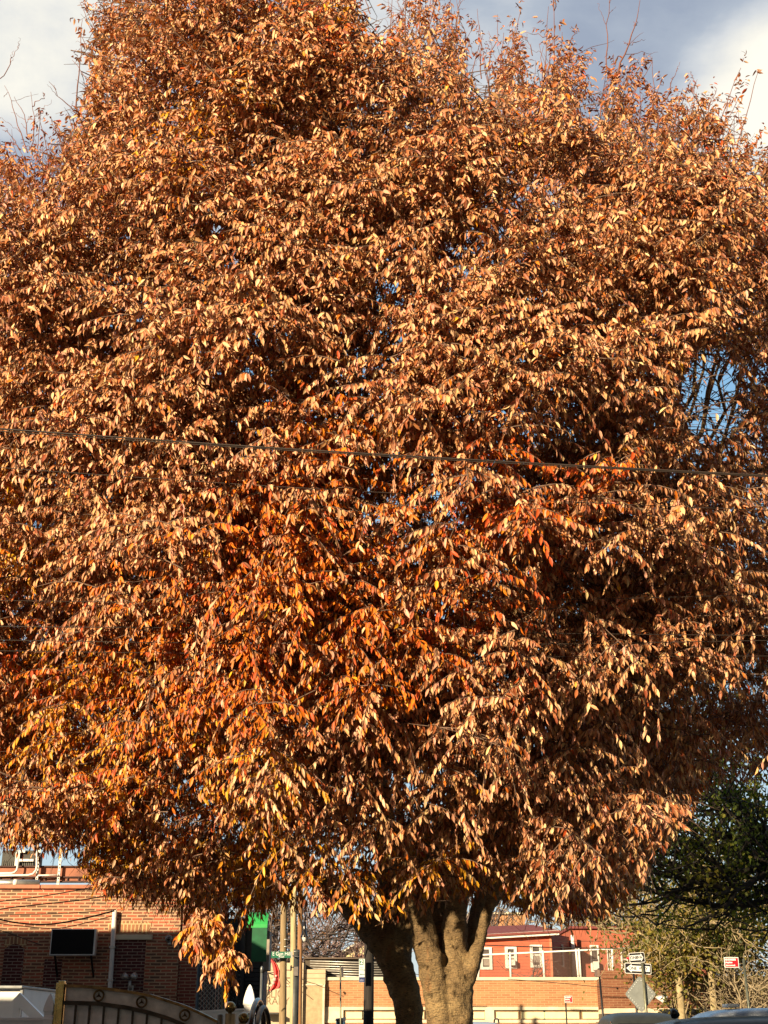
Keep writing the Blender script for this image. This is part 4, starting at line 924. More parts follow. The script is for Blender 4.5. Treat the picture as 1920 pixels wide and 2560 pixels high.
L_ = [(667, 2391), (672, 2396), (680, 2408), (684, 2425), (686, 2440), (684, 2456), (678, 2470), (673, 2478)]; Rr = [(669, 2391), (681, 2398), (692, 2412), (698, 2428), (697, 2445), (700, 2458), (701, 2466), (698, 2470)]
nu, nv = 7, 5; vs = []
Ld = np.array(L_, float); Rd = np.array(Rr, float); ui = np.linspace(0, 7, 24)
for u in ui:
    l = np.array([np.interp(u, range(8), Ld[:, k]) for k in (0, 1)]); r = np.array([np.interp(u, range(8), Rd[:, k]) for k in (0, 1)])
    for j in range(9):
        p_ = l + (r - l) * j / 8; w_ = P(p_[0], p_[1], Yf + .08 * math.sin(j * 1.1 + u * .6)); vs.append(w_)
m_ = MB(); m_.add(vs, [(i * 9 + j, i * 9 + j + 1, i * 9 + 10 + j, i * 9 + 9 + j) for i in range(23) for j in range(8)], True)
fo = m_.build('cloth', mat('red_cloth', (.75, .10, .09), .7, var=.10, nscale=7), fg); s2 = fo.modifiers.new('thick', 'SOLIDIFY'); s2.thickness = .01
MB().tube([P(667, 2391, Yf + .1), P(681, 2398, Yf + .12), P(693, 2412, Yf + .12), P(699, 2430, Yf + .12), P(697, 2450, Yf + .12), P(688, 2468, Yf + .12), P(655, 2503, Yf + .12)], .013, 6).build('flag_pole', blackm, fg)
m_ = MB()
for px, py, r in ((686, 2449, .06), (683, 2458, .05), (690, 2440, .035)):
    w_ = P(px, py, Yf - .1); m_.tube([w_, w_ + Vector((0, .01, 0))], r, 9)
m_.build('print', mat('flag_print', (.75, .45, .40), .7), fg)
wire('drop_cable', [(742, 2262), (748, 2290), (762, 2335), (780, 2370), (802, 2388), (825, 2388), (845, 2372), (862, 2345), (875, 2310), (890, 2270)], 40, .026, 'thick black cable hanging in a deep loop left of the dark trunk', 'cables behind the tree')
wire('drop_cable', [(640, 2305), (760, 2322), (900, 2340), (1000, 2350)], 62, .015, 'highest thin wire crossing the pale sky behind the poles', 'cables behind the tree')
wire('drop_cable', [(640, 2318), (760, 2334), (900, 2337), (1000, 2342)], 60, .018, 'second thin wire crossing the pale sky behind the poles', 'cables behind the tree')
wire('drop_cable', [(755, 2347), (800, 2348), (880, 2352), (960, 2353)], 52, .026, 'thicker wire leaving the street lamp towards the dark trunk', 'cables behind the tree')
wire('drop_cable', [(1190, 2362), (1300, 2366), (1400, 2369), (1520, 2371), (1700, 2373)], 52, .022, 'black wire crossing in front of the red house windows', 'cables behind the tree')
wire('drop_cable', [(1200, 2345), (1300, 2352), (1450, 2353), (1600, 2352)], 55, .010, 'thin wire just under the white eaves of the red house', 'cables behind the tree')
wire('drop_cable', [(1270, 2448), (1380, 2456), (1500, 2467), (1620, 2472)], 50, .012, 'thin wire drooping across the tan brick wall right of the trunk', 'cables behind the tree')

# ------------------------------------------------------------------ library
Yl = 58.0
lib = thing('library_building', (X(1000, Yl), Yl, 0), 'low library of beige stone and tan brick with a strip of windows', 'building')
MB().box(X(630, Yl), X(757, Yl), Yl - .4, Yl + 12, 0, Z(2408, Yl)).build('stone_wall', stone, lib)
MB().box(X(757, Yl), X(812, Yl), Yl - .2, Yl + 10, 0, Z(2424, Yl)).build('stone_wall', stone, lib)
m_ = MB()
for py in (2426, 2446, 2459): m_.box(X(630, Yl), X(757, Yl), Yl - .404, Yl - .39, Z(py, Yl) - .012, Z(py, Yl) + .012)
for py in (2434, 2446): m_.box(X(757, Yl), X(812, Yl), Yl - .204, Yl - .19, Z(py, Yl) - .012, Z(py, Yl) + .012)
m_.build('stone_joint', mat('joint_brown', (.28, .21, .13), .9), lib)  # darker lines along the stone courses
MB().box(X(760, Yl), X(808, Yl), Yl - .26, Yl - .2, Z(2464, Yl), Z(2461, Yl)).box(X(806, Yl), X(811, Yl), Yl - .26, Yl - .2, 0, Z(2461, Yl)).build('door_surround', stone2, lib)
MB().box(X(763, Yl), X(806, Yl), Yl - .215, Yl - .19, 0, Z(2465, Yl)).build('door_panel', mat('tan_panel', (.42, .31, .18), .7), lib)
MB().box(X(630, Yl), X(757, Yl), Yl - .46, Yl - .4, Z(2467, Yl), Z(2463, Yl)).build('stone_ledge', stone2, lib)
letm = mat('incised_letters', (.23, .17, .10), .8)
text_obj('lettering', 'PUBLIC', .46, (X(663.5, Yl) + .15, Yl - .405, Z(2486, Yl)), letm, lib, sx=.80)
text_obj('lettering', 'LIBRARY', .40, (X(679, Yl), Yl - .405, Z(2504, Yl)), letm, lib, sx=1.0)
MB().box(X(650, Yl), X(700, Yl), Yl - 1.2, Yl - .4, Z(2536, Yl), Z(2532, Yl)).build('entrance_canopy', mat('canopy_dark', (.05, .045, .04), .6), lib)
xa, xb = X(812, Yl), X(1512, Yl); zc = Z(2451, Yl)
MB().box(xa, xb, Yl, Yl + 12, Z(2517, Yl), zc).build('brick_wall', b_tan, lib)
MB().box(xa - .02, xb, Yl - .06, Yl + .4, zc, Z(2443, Yl), .01).build('coping', stone2, lib)
MB().box(xa, xb, Yl - .03, Yl + 11.9, Z(2525, Yl), Z(2517, Yl)).build('lintel_band', stone2, lib)
MB().box(xa, xb, Yl - .05, Yl + 11.9, Z(2557, Yl), Z(2549.5, Yl)).build('sill_band', stone2, lib)
MB().box(xa, xb, Yl, Yl + 11.9, 0, Z(2557, Yl)).build('base_wall', b_tan, lib)
MB().box(xa, xb, Yl + .12, Yl + .3, Z(2549.5, Yl), Z(2525, Yl)).build('window_back', mat('brown_frame', (.22, .155, .09), .6), lib)
blind = mat('cream_blind', (.72, .66, .42), .4, var=.04, spec=.5)
for a, b in ((865, 905), (908, 1060), (1100, 1212), (1242, 1296), (1304, 1362), (1363, 1449), (1458, 1508)):
    wf = MB().box(X(a - 3, Yl), X(b + 3, Yl), Yl + .07, Yl + .13, Z(2549, Yl), Z(2526, Yl)).build('window', mat('window_brown', (.26, .17, .09), .5), lib)
    MB().box(X(a, Yl), X(b, Yl), Yl + .05, Yl + .09, Z(2546.5, Yl), Z(2530, Yl)).build('blind', blind, wf)
MB().box(X(1213, Yl), X(1236, Yl), Yl - .02, Yl + .2, Z(2549.5, Yl), Z(2525, Yl)).build('stone_pier', stone2, lib); MB().box(xa, X(858, Yl), Yl - .02, Yl + .2, Z(2549.5, Yl), Z(2525, Yl)).build('stone_pier', stone2, lib)
wing = thing('library_wing', (X(1650, Yl - 1), Yl - 1, 0), 'brick wing of the library behind the road signs, coloured darker for tree shade', 'building')
Yw = Yl - 1.5
MB().box(X(1512, Yw), X(2150, Yw), Yw, Yw + 12, Z(2523, Yw), Z(2446, Yw)).build('brick_wall', b_rdk, wing)
MB().box(X(1512, Yw), X(1646, Yw), Yw - .06, Yw + .3, Z(2446, Yw), Z(2426, Yw)).build('parapet', b_rdk, wing)
MB().box(X(1646, Yw), X(2150, Yw), Yw - .08, Yw + .4, Z(2446, Yw), Z(2440, Yw), .01).build('coping', stone2, wing)
MB().box(X(1512, Yw), X(2150, Yw), Yw - .04, Yw + 11.9, Z(2534, Yw), Z(2521, Yw)).build('stone_band', stone2, wing)
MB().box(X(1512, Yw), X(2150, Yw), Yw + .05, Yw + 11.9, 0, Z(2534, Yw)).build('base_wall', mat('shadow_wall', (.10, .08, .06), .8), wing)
MB().box(X(1650, Yw), X(1760, Yw), Yw - .05, Yw, Z(2534, Yw), Z(2523, Yw)).build('window', glassd, wing)
sl2 = thing('wall_lamp', (X(1650, Yw), Yw, Z(2495, Yw)), 'white cone shaped lamp fixed to the brown brick wing', 'lamp')
c_ = Vector((X(1645, Yw), Yw, Z(2494, Yw)))
MB().tube([c_, c_ + Vector((0, -.35, 0))], .05, 10).build('arm', white_p, sl2); MB().tube([c_ + Vector((-.02, -.36, 0)), c_ + Vector((.12, -.4, -.03)), c_ + Vector((.32, -.46, -.12))], [.07, .12, .2], 14).build('shade', white_p, sl2)
# dark rail screen on the roof at the left
ds = thing('roof_screen', (X(880, Yl + 3), Yl + 3, Z(2424, Yl)), 'dark slatted screen with pale horizontal wires on the library roof', 'screen')
Yd = Yl + 1.0
MB().box(X(760, Yd), X(1010, Yd), Yd, Yd + 5, Z(2452, Yd), Z(2398, Yd)).build('panel', mat('screen_dark', (.030, .025, .020), .8), ds)
MB().box(X(756, Yd), X(1010, Yd), Yd - .2, Yd + 5, Z(2398, Yd), Z(2394, Yd)).build('roof_edge', mat('edge_brown', (.10, .07, .05), .7), ds)
MB().box(X(760, Yd), X(822, Yd), Yd - .06, Yd, Z(2447, Yd), Z(2399, Yd)).build('side_panel', mat('screen_brown', (.085, .065, .045), .8), ds)
wr = mat('bare_wire', (.55, .53, .48), .4, .5)
for k in range(8):
    a = P(811 if k > 3 else 775, 2402 + k * 6.2, Yd - .3); b = P(1005, 2407 + k * 6.0, Yd - .3); a.y = b.y = Yd - .3
    MB().tube([a, (a + b) / 2 - Vector((0, 0, .02)), b], .022, 6).build('wire', wr, ds)
# chain link fence on the parapet
pf = thing('parapet_fence', (X(1400, Yl), Yl, Z(2443, Yl)), 'chain link fence with pale posts along the library parapet', 'fence')
Yf = Yl + .25; zb_ = Z(2443, Yl)
for px0, px1, top in ((1200, 1196, 2387), (1275, 1277, 2380), (1357, 1361, 2376), (1440, 1446, 2372), (1447, 1452, 2371), (1530, 1533, 2369), (1612, 1614, 2366), (1708, 1716, 2362), (1713, 1720, 2362), (1800, 1804, 2358), (1862, 1866, 2356)):
    a, b = P(px0, top, Yf), P(px1, 2443, Yf); a.y = b.y = Yf
    MB().tube([b, a], .048, 8).build('post', white_p, pf)
a, b = P(1190, 2388, Yf), P(1900, 2355, Yf); a.y = b.y = Yf
MB().tube([a, b], .035, 8).build('top_rail', white_p, pf)
net = bpy.data.materials.new('fence_net'); net.use_nodes = True; t = net.node_tree; bs_ = t.nodes['Principled BSDF']; bs_.inputs['Base Color'].default_value = (.12, .075, .06, 1); bs_.inputs['Roughness'].default_value = .9
tr_ = N(t, 'ShaderNodeBsdfTransparent'); mx_ = N(t, 'ShaderNodeMixShader'); mx_.inputs[0].default_value = .32; t.links.new(tr_.outputs[0], mx_.inputs[1]); t.links.new(bs_.outputs[0], mx_.inputs[2]); t.links.new(mx_.outputs[0], t.nodes['Material Output'].inputs[0])
MB().add([(X(1190, Yf), Yf + .05, zb_), (X(1900, Yf), Yf + .05, zb_), (X(1900, Yf), Yf + .05, b.z), (X(1190, Yf), Yf + .05, a.z)], [(0, 1, 2, 3)]).build('net', net, pf)

# ------------------------------------------------------------------ houses behind
Yh = 72.0
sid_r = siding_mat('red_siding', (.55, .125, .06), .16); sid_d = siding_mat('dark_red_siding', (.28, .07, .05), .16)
hs = thing('red_house', (X(1290, Yh), Yh, 0), 'red clapboard house with white window frames and white eaves', 'house')
xa, xb, xc = X(1130, Yh), X(1387, Yh), X(1431, Yh + 3)
ze = Z(2341, Yh)
MB().add([(xa, Yh, 0), (xb, Yh, 0), (xb, Yh, Z(2334, Yh)), (xa, Yh, Z(2345, Yh)), (xa, Yh + 8, 0), (xb, Yh + 8, 0), (xb, Yh + 8, Z(2334, Yh)), (xa, Yh + 8, Z(2345, Yh))], [(0, 1, 2, 3), (4, 5, 6, 7), (0, 3, 7, 4), (1, 2, 6, 5), (3, 2, 6, 7)]).build('wall', sid_r, hs)
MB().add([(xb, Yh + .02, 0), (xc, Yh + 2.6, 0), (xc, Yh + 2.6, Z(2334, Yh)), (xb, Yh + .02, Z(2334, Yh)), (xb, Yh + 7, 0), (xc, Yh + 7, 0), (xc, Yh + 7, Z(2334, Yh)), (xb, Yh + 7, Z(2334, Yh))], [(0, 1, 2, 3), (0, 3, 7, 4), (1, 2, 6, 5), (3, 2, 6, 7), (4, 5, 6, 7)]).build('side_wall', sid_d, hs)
def slab(p0, p1, h, y0, y1, name, m, parent):
    return MB().add([(p0.x, y0, p0.z), (p1.x, y0, p1.z), (p1.x, y1, p1.z), (p0.x, y1, p0.z), (p0.x, y0, p0.z + h), (p1.x, y0, p1.z + h), (p1.x, y1, p1.z + h), (p0.x, y1, p0.z + h)], [(0, 1, 2, 3), (4, 5, 6, 7), (0, 1, 5, 4), (2, 3, 7, 6), (0, 3, 7, 4), (1, 2, 6, 5)]).build(name, m, parent)
slab(P(1130, 2352, Yh - .4), P(1398, 2337, Yh - .4), .24, Yh - .4, Yh + .1, 'eaves', white_p, hs)
a, b = P(1125, 2341, Yh - .5), P(1400, 2326, Yh - .5); c1, c2 = P(1150, 2318, Yh + 4), P(1330, 2312, Yh + 4)
MB().add([a, b, c2, c1, a + Vector((0, 0, -.1)), b + Vector((0, 0, -.1)), c2 + Vector((0, 0, -.1)), c1 + Vector((0, 0, -.1))], [(0, 1, 2, 3), (4, 5, 6, 7), (0, 1, 5, 4), (1, 2, 6, 5), (2, 3, 7, 6), (3, 0, 4, 7)]).build('roof', mat('red_roof', (.20, .05, .045), .8, nscale=4), hs)
MB().box(xb - .09, xb + .03, Yh - .03, Yh + .1, 0, Z(2338, Yh)).build('corner_board', mat('orange_board', (.62, .22, .12), .6), hs)
def house_window(px0, px1, py0, py1, Y, parent, tall=.5, acu=False, fr=7):
    x0, x1, z0, z1 = X(px0, Y), X(px1, Y), Z(py1, Y), Z(py0, Y); f = M(fr, Y)
    wn = MB().box(x0, x0 + f, Y - .08, Y + .05, z0, z1).box(x1 - f, x1, Y - .08, Y + .05, z0, z1).box(x0 + f, x1 - f, Y - .078, Y + .05, z1 - f * .8, z1).box(x0 + f, x1 - f, Y - .09, Y + .05, z0, z0 + f * .9).box(x0 + f, x1 - f, Y - .06, Y + .03, z0 + (z1 - z0) * tall - f * .25, z0 + (z1 - z0) * tall + f * .25).build('window', white_p, parent)
    MB().box(x0 + f, x1 - f, Y - .012, Y + .02, z0 + f * .9, z1 - f * .8).build('pane', mat('window_glass', (.10, .085, .08), .12, 0, var=.3, nscale=2, spec=.8), wn)
    MB().box(x0 + f * 1.15, x1 - f * 1.15, Y - .02, Y - .005, z0 + (z1 - z0) * (tall - .32), z0 + (z1 - z0) * (tall - .04)).build('blind', mat('grey_blind', (.30, .27, .24), .7), wn)
    if acu:
        MB().box(x0 + f * 1.1, x1 - f * .9, Y - .42, Y - .03, z0 + f * .95, z0 + (z1 - z0) * .38, .01).build('air_conditioner', white_p, wn)
    return wn
house_window(1204, 1235, 2368, 2424, Yh, hs); house_window(1268, 1298, 2367, 2421, Yh, hs, .52, True); house_window(1332, 1363, 2362, 2419, Yh, hs, .55)
house_window(1401, 1418, 2361, 2417, Yh + 1.5, hs, .5, False, 4)
a, b = P(1431, 2338, Yh + 2.4), P(1436, 2450, Yh + 2.4); a.y = b.y = Yh + 2.4
MB().tube([b, a], .1, 8).build('downspout', white_p, hs)
h2 = thing('brown_house', (X(1560, Yh + 4), Yh + 4, 0), 'plain reddish brown stucco house right of the red clapboard house', 'house')
Y2 = Yh + 3
MB().box(X(1440, Y2), X(1800, Y2), Y2, Y2 + 9, 0, Z(2322, Y2)).build('wall', mat('brown_stucco', (.37, .105, .06), .8, var=.10, nscale=.8), h2)
MB().box(X(1436, Y2), X(1806, Y2), Y2 - .2, Y2 + 9.2, Z(2322, Y2), Z(2316, Y2)).build('roof', mat('red_roof', (.2, .05, .045), .8), h2)
house_window(1485, 1507, 2363, 2430, Y2, h2, .45, True, 4); house_window(1528, 1536, 2372, 2432, Y2, h2, .45, False, 2); house_window(1562, 1580, 2372, 2425, Y2, h2, .5, False, 4)
h3 = thing('tan_building', (X(1262, 100), 100, 0), 'distant tan brick building peeping above the red house roof', 'building')
MB().box(X(1180, 100), X(1322, 100), 100, 110, 0, Z(2286, 100)).build('wall', b_tan, h3); MB().box(X(1178, 100), X(1324, 100), 99.8, 110.2, Z(2286, 100), Z(2281, 100)).build('cornice', stone2, h3)
h4 = thing('yellow_house', (X(870, 90), 90, 0), 'distant pale yellow gabled house behind the dark roof screen', 'house')
MB().add([(X(835, 90), 90, 0), (X(925, 90), 90, 0), (X(925, 90), 90, Z(2366, 90)), (X(905, 90), 90, Z(2352, 90)), (X(835, 90), 90, Z(2392, 90)), (X(835, 90), 98, 0), (X(925, 90), 98, 0), (X(925, 90), 98, Z(2366, 90)), (X(905, 90), 98, Z(2352, 90)), (X(835, 90), 98, Z(2392, 90))],
   [(0, 1, 2, 3, 4), (5, 6, 7, 8, 9), (0, 4, 9, 5), (1, 2, 7, 6), (2, 3, 8, 7), (3, 4, 9, 8)]).build('wall', mat('yellow_wall', (.68, .60, .33), .7), h4)
MB().box(X(883, 89.8), X(916, 89.8), 89.8, 90.4, Z(2397, 90), Z(2386, 90)).build('chimney', b_red, h4)
MB().beam((X(828, 90), 89.7, Z(2394, 90)), (X(906, 90), 89.7, Z(2350, 90)), .3, .12).build('roof', mat('roof_trim', (.62, .58, .50), .7), h4)

# ------------------------------------------------------------------ road signs
def sign_pole(name, px, ptop, Y, w, label, m=signm, lean=0, cat='pole'):
    t_ = thing(name, (X(px, Y), Y, 0), label, cat); a = P(px, ptop, Y); a.y = Y
    b = Vector((a.x + lean, Y, 0)); MB().tube([b, a], M(w, Y) / 2, 8).build('shaft', m, t_); return t_
def plate(mb, x0, x1, z0, z1, rot, c, rad=.03):
    pass
def one_way(cx_, cz_, w, h, Y, yaw, roll, right, label, post_gap=None):
    t_ = thing('one_way_sign', (cx_, Y, cz_), label, 'sign', 'one way signs')
    ux = Vector((math.cos(yaw) * math.cos(roll), math.sin(yaw), math.sin(roll))).normalized(); uy = Vector((-math.sin(roll), 0, math.cos(roll))); uy = (uy - ux * ux.dot(uy)).normalized(); nn = ux.cross(uy)  # faces -nn? nn points to viewer when ux=+x, uy=+z -> -y
    O = Vector((cx_, Y, cz_))
    def rr(w, h, r, k=5):
        out = []
        for sx, sy, a0 in ((1, -1, -90), (1, 1, 0), (-1, 1, 90), (-1, -1, 180)):
            for i in range(k + 1): a = R(a0 + 90 * i / k); out.append((sx * (w / 2 - r) + r * math.cos(a), sy * (h / 2 - r) + r * math.sin(a)))
        return out
    MB().prism(rr(w, h, .045), O - nn * .006, ux, uy, .006).build('plate', sgw, t_)
    MB().prism(rr(w - .035, h - .035, .03), O + nn * .001, ux, uy, .003).build('black_field', sgk, t_)
    s = 1 if right else -1; L, H = w * .88, h * .52; hx = w * .20
    arrow = [(-s * L / 2, -H / 2), (s * (L / 2 - hx), -H / 2), (s * (L / 2 - hx), -h * .40), (s * L / 2, 0), (s * (L / 2 - hx), h * .40), (s * (L / 2 - hx), H / 2), (-s * L / 2, H / 2)]
    MB().prism(arrow, O + nn * .005, ux, uy, .003).build('arrow', sgw, t_)
    text_obj('lettering', 'ONE', h * .42, O + nn * .0095 - ux * w * .2, sgk, t_, ux, uy, .001, sx=.92, bold=.003)
    text_obj('lettering', 'WAY', h * .42, O + nn * .0095 + ux * w * .2, sgk, t_, ux, uy, .001, sx=.92, bold=.003)
    return t_
Yo = 45.0
p1 = sign_pole('sign_post', 1605.5, 2406, Yo - .06, 7.2, 'galvanised post in front of the larger one way sign and grey diamond sign', mat('post_olive', (.20, .20, .14), .45, .6, var=.15, nscale=9), .04)
one_way(X(1604.5, Yo), Z(2421.5, Yo), M(68, Yo), M(25.5, Yo), Yo, R(3), R(-2.6), False, 'larger lower one way sign with its white arrow pointing left')
one_way(X(1604, Yo + 1), Z(2394, Yo + 1), M(41, Yo + 1) * 1.02, M(24.5, Yo + 1), Yo + 1, R(10), R(4.0), True, 'smaller upper one way sign with its white arrow pointing right')
p2 = sign_pole('sign_post', 1580.5, 2394, Yo + 1.1, 5.6, 'dark post behind both one way signs with a small red plate on top', blackm, .06)
MB().box(X(1578, Yo+1), X(1584, Yo+1), Yo + 1.0, Yo + 1.04, Z(2398, Yo+1), Z(2393, Yo+1)).build('red_plate', mat('sign_red', (.60, .008, .02), .45, var=.04), p2)
MB().beam((X(1580.5, Yo+1.1), Yo + 1.1, Z(2394, Yo+1)), (X(1600, Yo+1), Yo + 1.05, Z(2394, Yo+1)), .03, .02).build('bracket', blackm, p2)
dm_ = thing('diamond_sign', (X(1606, Yo), Yo, Z(2485, Yo)), 'grey back of a diamond road sign with rows of bolts', 'sign')
c_ = Vector((X(1606.5, Yo), Yo, Z(2485.5, Yo))); hw = M(38, Yo); hh = M(42, Yo)
def dia(k):
    out = []; r = .05
    for (ux_, uz_) in ((1, 0), (0, 1), (-1, 0), (0, -1)):
        p_ = Vector((ux_ * hw * k, uz_ * hh * k)); tn = Vector((-uz_, ux_)) * r
        out += [tuple(p_ * (1 - r * .9) - tn), tuple(p_), tuple(p_ * (1 - r * .9) + tn)]
    return out
MB().prism(dia(1), c_ + Vector((0, 0, 0)), (1, 0, 0), (0, 0, 1), -.005).build('plate', mat('sign_back', (.26, .28, .27), .5, .4, var=.07, nscale=4), dm_)
m_ = MB()
for sx_, sz_ in ((1, 1), (-1, 1), (1, -1), (-1, -1)):
    for i in range(7):
        f = .12 + .76 * i / 6; p_ = Vector((c_.x + sx_ * (1 - f) * hw * .88, Yo - .008, c_.z + sz_ * f * hh * .88)); m_.tube([p_, p_ + Vector((0, .008, 0))], .014, 6)
m_.build('bolt', sgw, dm_); dm_.children[-1]['kind'] = 'stuff'
def standing(px0, px1, py0, py1, Y, label, full):
    t_ = thing('no_standing_sign', (X((px0 + px1) / 2, Y), Y, Z(py1, Y)), label, 'sign', 'red no standing signs')
    x0, x1, z0, z1 = X(px0, Y), X(px1, Y), Z(py1, Y), Z(py0, Y); w, h = x1 - x0, z1 - z0; red = mat('sign_red', (.60, .008, .02), .45, var=.04)
    MB().box(x0, x1, Y, Y + .015, z0, z1, .006).build('plate', sgw, t_); MB().box(x0 + w * .05, x1 - w * .05, Y - .004, Y + .01, z0 + h * .07, z1 - h * .07).build('red_field', red, t_)
    text_obj('lettering', 'NO STANDING', h * .235, (x0 + w * .08, Y - .007, z0 + h * .76), sgw, t_, align='LEFT', sx=w / h * .44, bold=.005)
    text_obj('lettering', 'Anytime', h * .22, (x0 + w * .08, Y - .007, z0 + h * .50), sgw, t_, align='LEFT', sx=.92, bold=.004)
    a, b, zc_ = x0 + w * .1, x0 + w * .74, z0 + h * .22; q_ = h * .1
    ar = [(a if full else a + q_, zc_ if full else zc_ - q_ * .3), (a + q_, zc_ - q_), (a + q_, zc_ - q_ * .35), (b - q_, zc_ - q_ * .35), (b - q_, zc_ - q_), (b, zc_), (b - q_, zc_ + q_), (b - q_, zc_ + q_ * .35), (a + q_, zc_ + q_ * .35), (a + q_, zc_ + q_)]
    if not full: ar = [(a, zc_ - q_ * .35)] + ar[3:9] + [(a, zc_ + q_ * .35)]; ar = [ar[0]] + ar[1:7] + [ar[-1]]
    prism_front('arrow', ar, Y - .004, sgw, t_, .003, .002); return t_
standing(1825, 1862, 2393, 2419, 38, 'red no standing anytime sign with a double arrow at the right edge', True)
sign_pole('sign_post', 1858.5, 2398, 38.06, 6.5, 'green grey post under the red sign at the right edge', signm, .05)
standing(1414.5, 1434, 2489.5, 2507, 50, 'small red no standing sign with one arrow in front of the tan library wall', False)
sign_pole('sign_post', 1413.5, 2489, 50.05, 3.6, 'thin dark post holding the small red sign by the library', blackm)
p5 = sign_pole('sign_post', 1497, 2421, 40, 5.2, 'black post with a sign turned edge on, left of the one way signs', blackm, .1)
MB().box(X(1499, 40), X(1506, 40), 39.9, 40.4, Z(2442, 40), Z(2424, 40)).build('edge_sign', mat('sign_back2', (.20, .13, .10), .5), p5)
p6 = sign_pole('sign_post', 851, 2416, 46, 4.0, 'slim olive post with a sign seen edge on, left of the dark wooden pole', mat('post_olive', (.20, .20, .14), .45, .6), .06)
MB().add([(X(850, 46), 45.97, Z(2417, 46)), (X(856, 46), 46.3, Z(2415.5, 46)), (X(857, 46), 46.3, Z(2442, 46)), (X(852, 46), 45.97, Z(2442, 46)), (X(850, 46) - .015, 45.98, Z(2417, 46)), (X(856, 46) - .015, 46.31, Z(2415.5, 46)), (X(857, 46) - .015, 46.31, Z(2442, 46)), (X(852, 46) - .015, 45.98, Z(2442, 46))],
  [(0, 1, 2, 3), (4, 5, 6, 7), (0, 1, 5, 4), (1, 2, 6, 5), (2, 3, 7, 6), (3, 0, 4, 7)]).build('edge_sign', mat('sign_edge', (.40, .34, .24), .5, .3), p6)
dp_ = pole('utility_pole', 924, 2300, 920, 24, 27, 41, wood_d, 'weathered wooden pole coloured dark for shade, left of the leaning trunk')
pk = thing('parking_sign', (X(904, 40.7), 40.7, Z(2456, 40.7)), 'tall pale parking sign with green number two and blue foot on the dark pole', 'sign')
Yk = 40.6; c0, c1 = X(896.5, Yk), X(911, Yk)
MB().box(c0, c1, Yk, Yk + .015, Z(2456, Yk), Z(2397, Yk), .004).build('plate', mat('sign_pale', (.62, .68, .66), .5, var=.03), pk)
MB().box(c0 + .015, c0 + .135, Yk - .003, Yk + .006, Z(2412, Yk), Z(2398.5, Yk)).build('green_field', green, pk)
text_obj('lettering', '2', .155, (c0 + .076, Yk - .006, Z(2405.3, Yk)), sgw, pk, bold=.006)
text_obj('lettering', 'Hour', .045, (c0 + .03, Yk - .003, Z(2419, Yk)), mat('sign_green_text', (.02, .12, .10), .5), pk, align='LEFT', ext=.001)
text_obj('lettering', 'Parking', .045, (c0 + .03, Yk - .003, Z(2424.5, Yk)), mat('sign_green_text', (.02, .12, .10), .5), pk, align='LEFT', ext=.001)
za = Z(2436, Yk); prism_front('arrow', [(c0 + .03, za), (c0 + .06, za - .028), (c0 + .06, za - .009), (c1 - .01, za - .009), (c1 - .01, za + .009), (c0 + .06, za + .009), (c0 + .06, za + .028)], Yk, mat('sign_green_text', (.02, .12, .10), .5), pk, .004, .002)
MB().box(c0 + .004, c1 - .004, Yk - .003, Yk + .006, Z(2455.5, Yk), Z(2443, Yk)).build('blue_field', mat('sign_blue', (.012, .022, .11), .5), pk)
text_obj('lettering', '2051', .085, ((c0 + c1) / 2, Yk - .006, Z(2451, Yk)), mat('sign_bluewhite', (.40, .45, .62), .5), pk, ext=.001, sx=.78)
bx = thing('mail_box', (X(851, 48), 48, 0), 'dark blue street box at the foot of the slim olive post', 'mailbox')
MB().box(X(840, 48), X(863, 48), 47.8, 48.3, .15, Z(2553, 48), .02).build('body', mat('box_blue', (.012, .05, .10), .5), bx)
MB().add([(X(839, 48), 47.78, Z(2553, 48)), (X(864, 48), 47.78, Z(2553, 48)), (X(864, 48), 48.3, Z(2548, 48)), (X(839, 48), 48.3, Z(2548, 48)), (X(839, 48), 47.78, Z(2549, 48)), (X(864, 48), 47.78, Z(2546, 48)), (X(864, 48), 48.3, Z(2543, 48)), (X(839, 48), 48.3, Z(2546, 48))], [(0, 1, 2, 3), (4, 5, 6, 7), (0, 1, 5, 4), (1, 2, 6, 5), (2, 3, 7, 6), (3, 0, 4, 7)]).build('lid', mat('box_dark', (.01, .014, .03), .5), bx)
for xx in (.06, .22):
    MB().box(X(840, 48) + xx - .03, X(840, 48) + xx + .03, 47.85, 48.2, 0, .16).build('leg', blackm, bx)

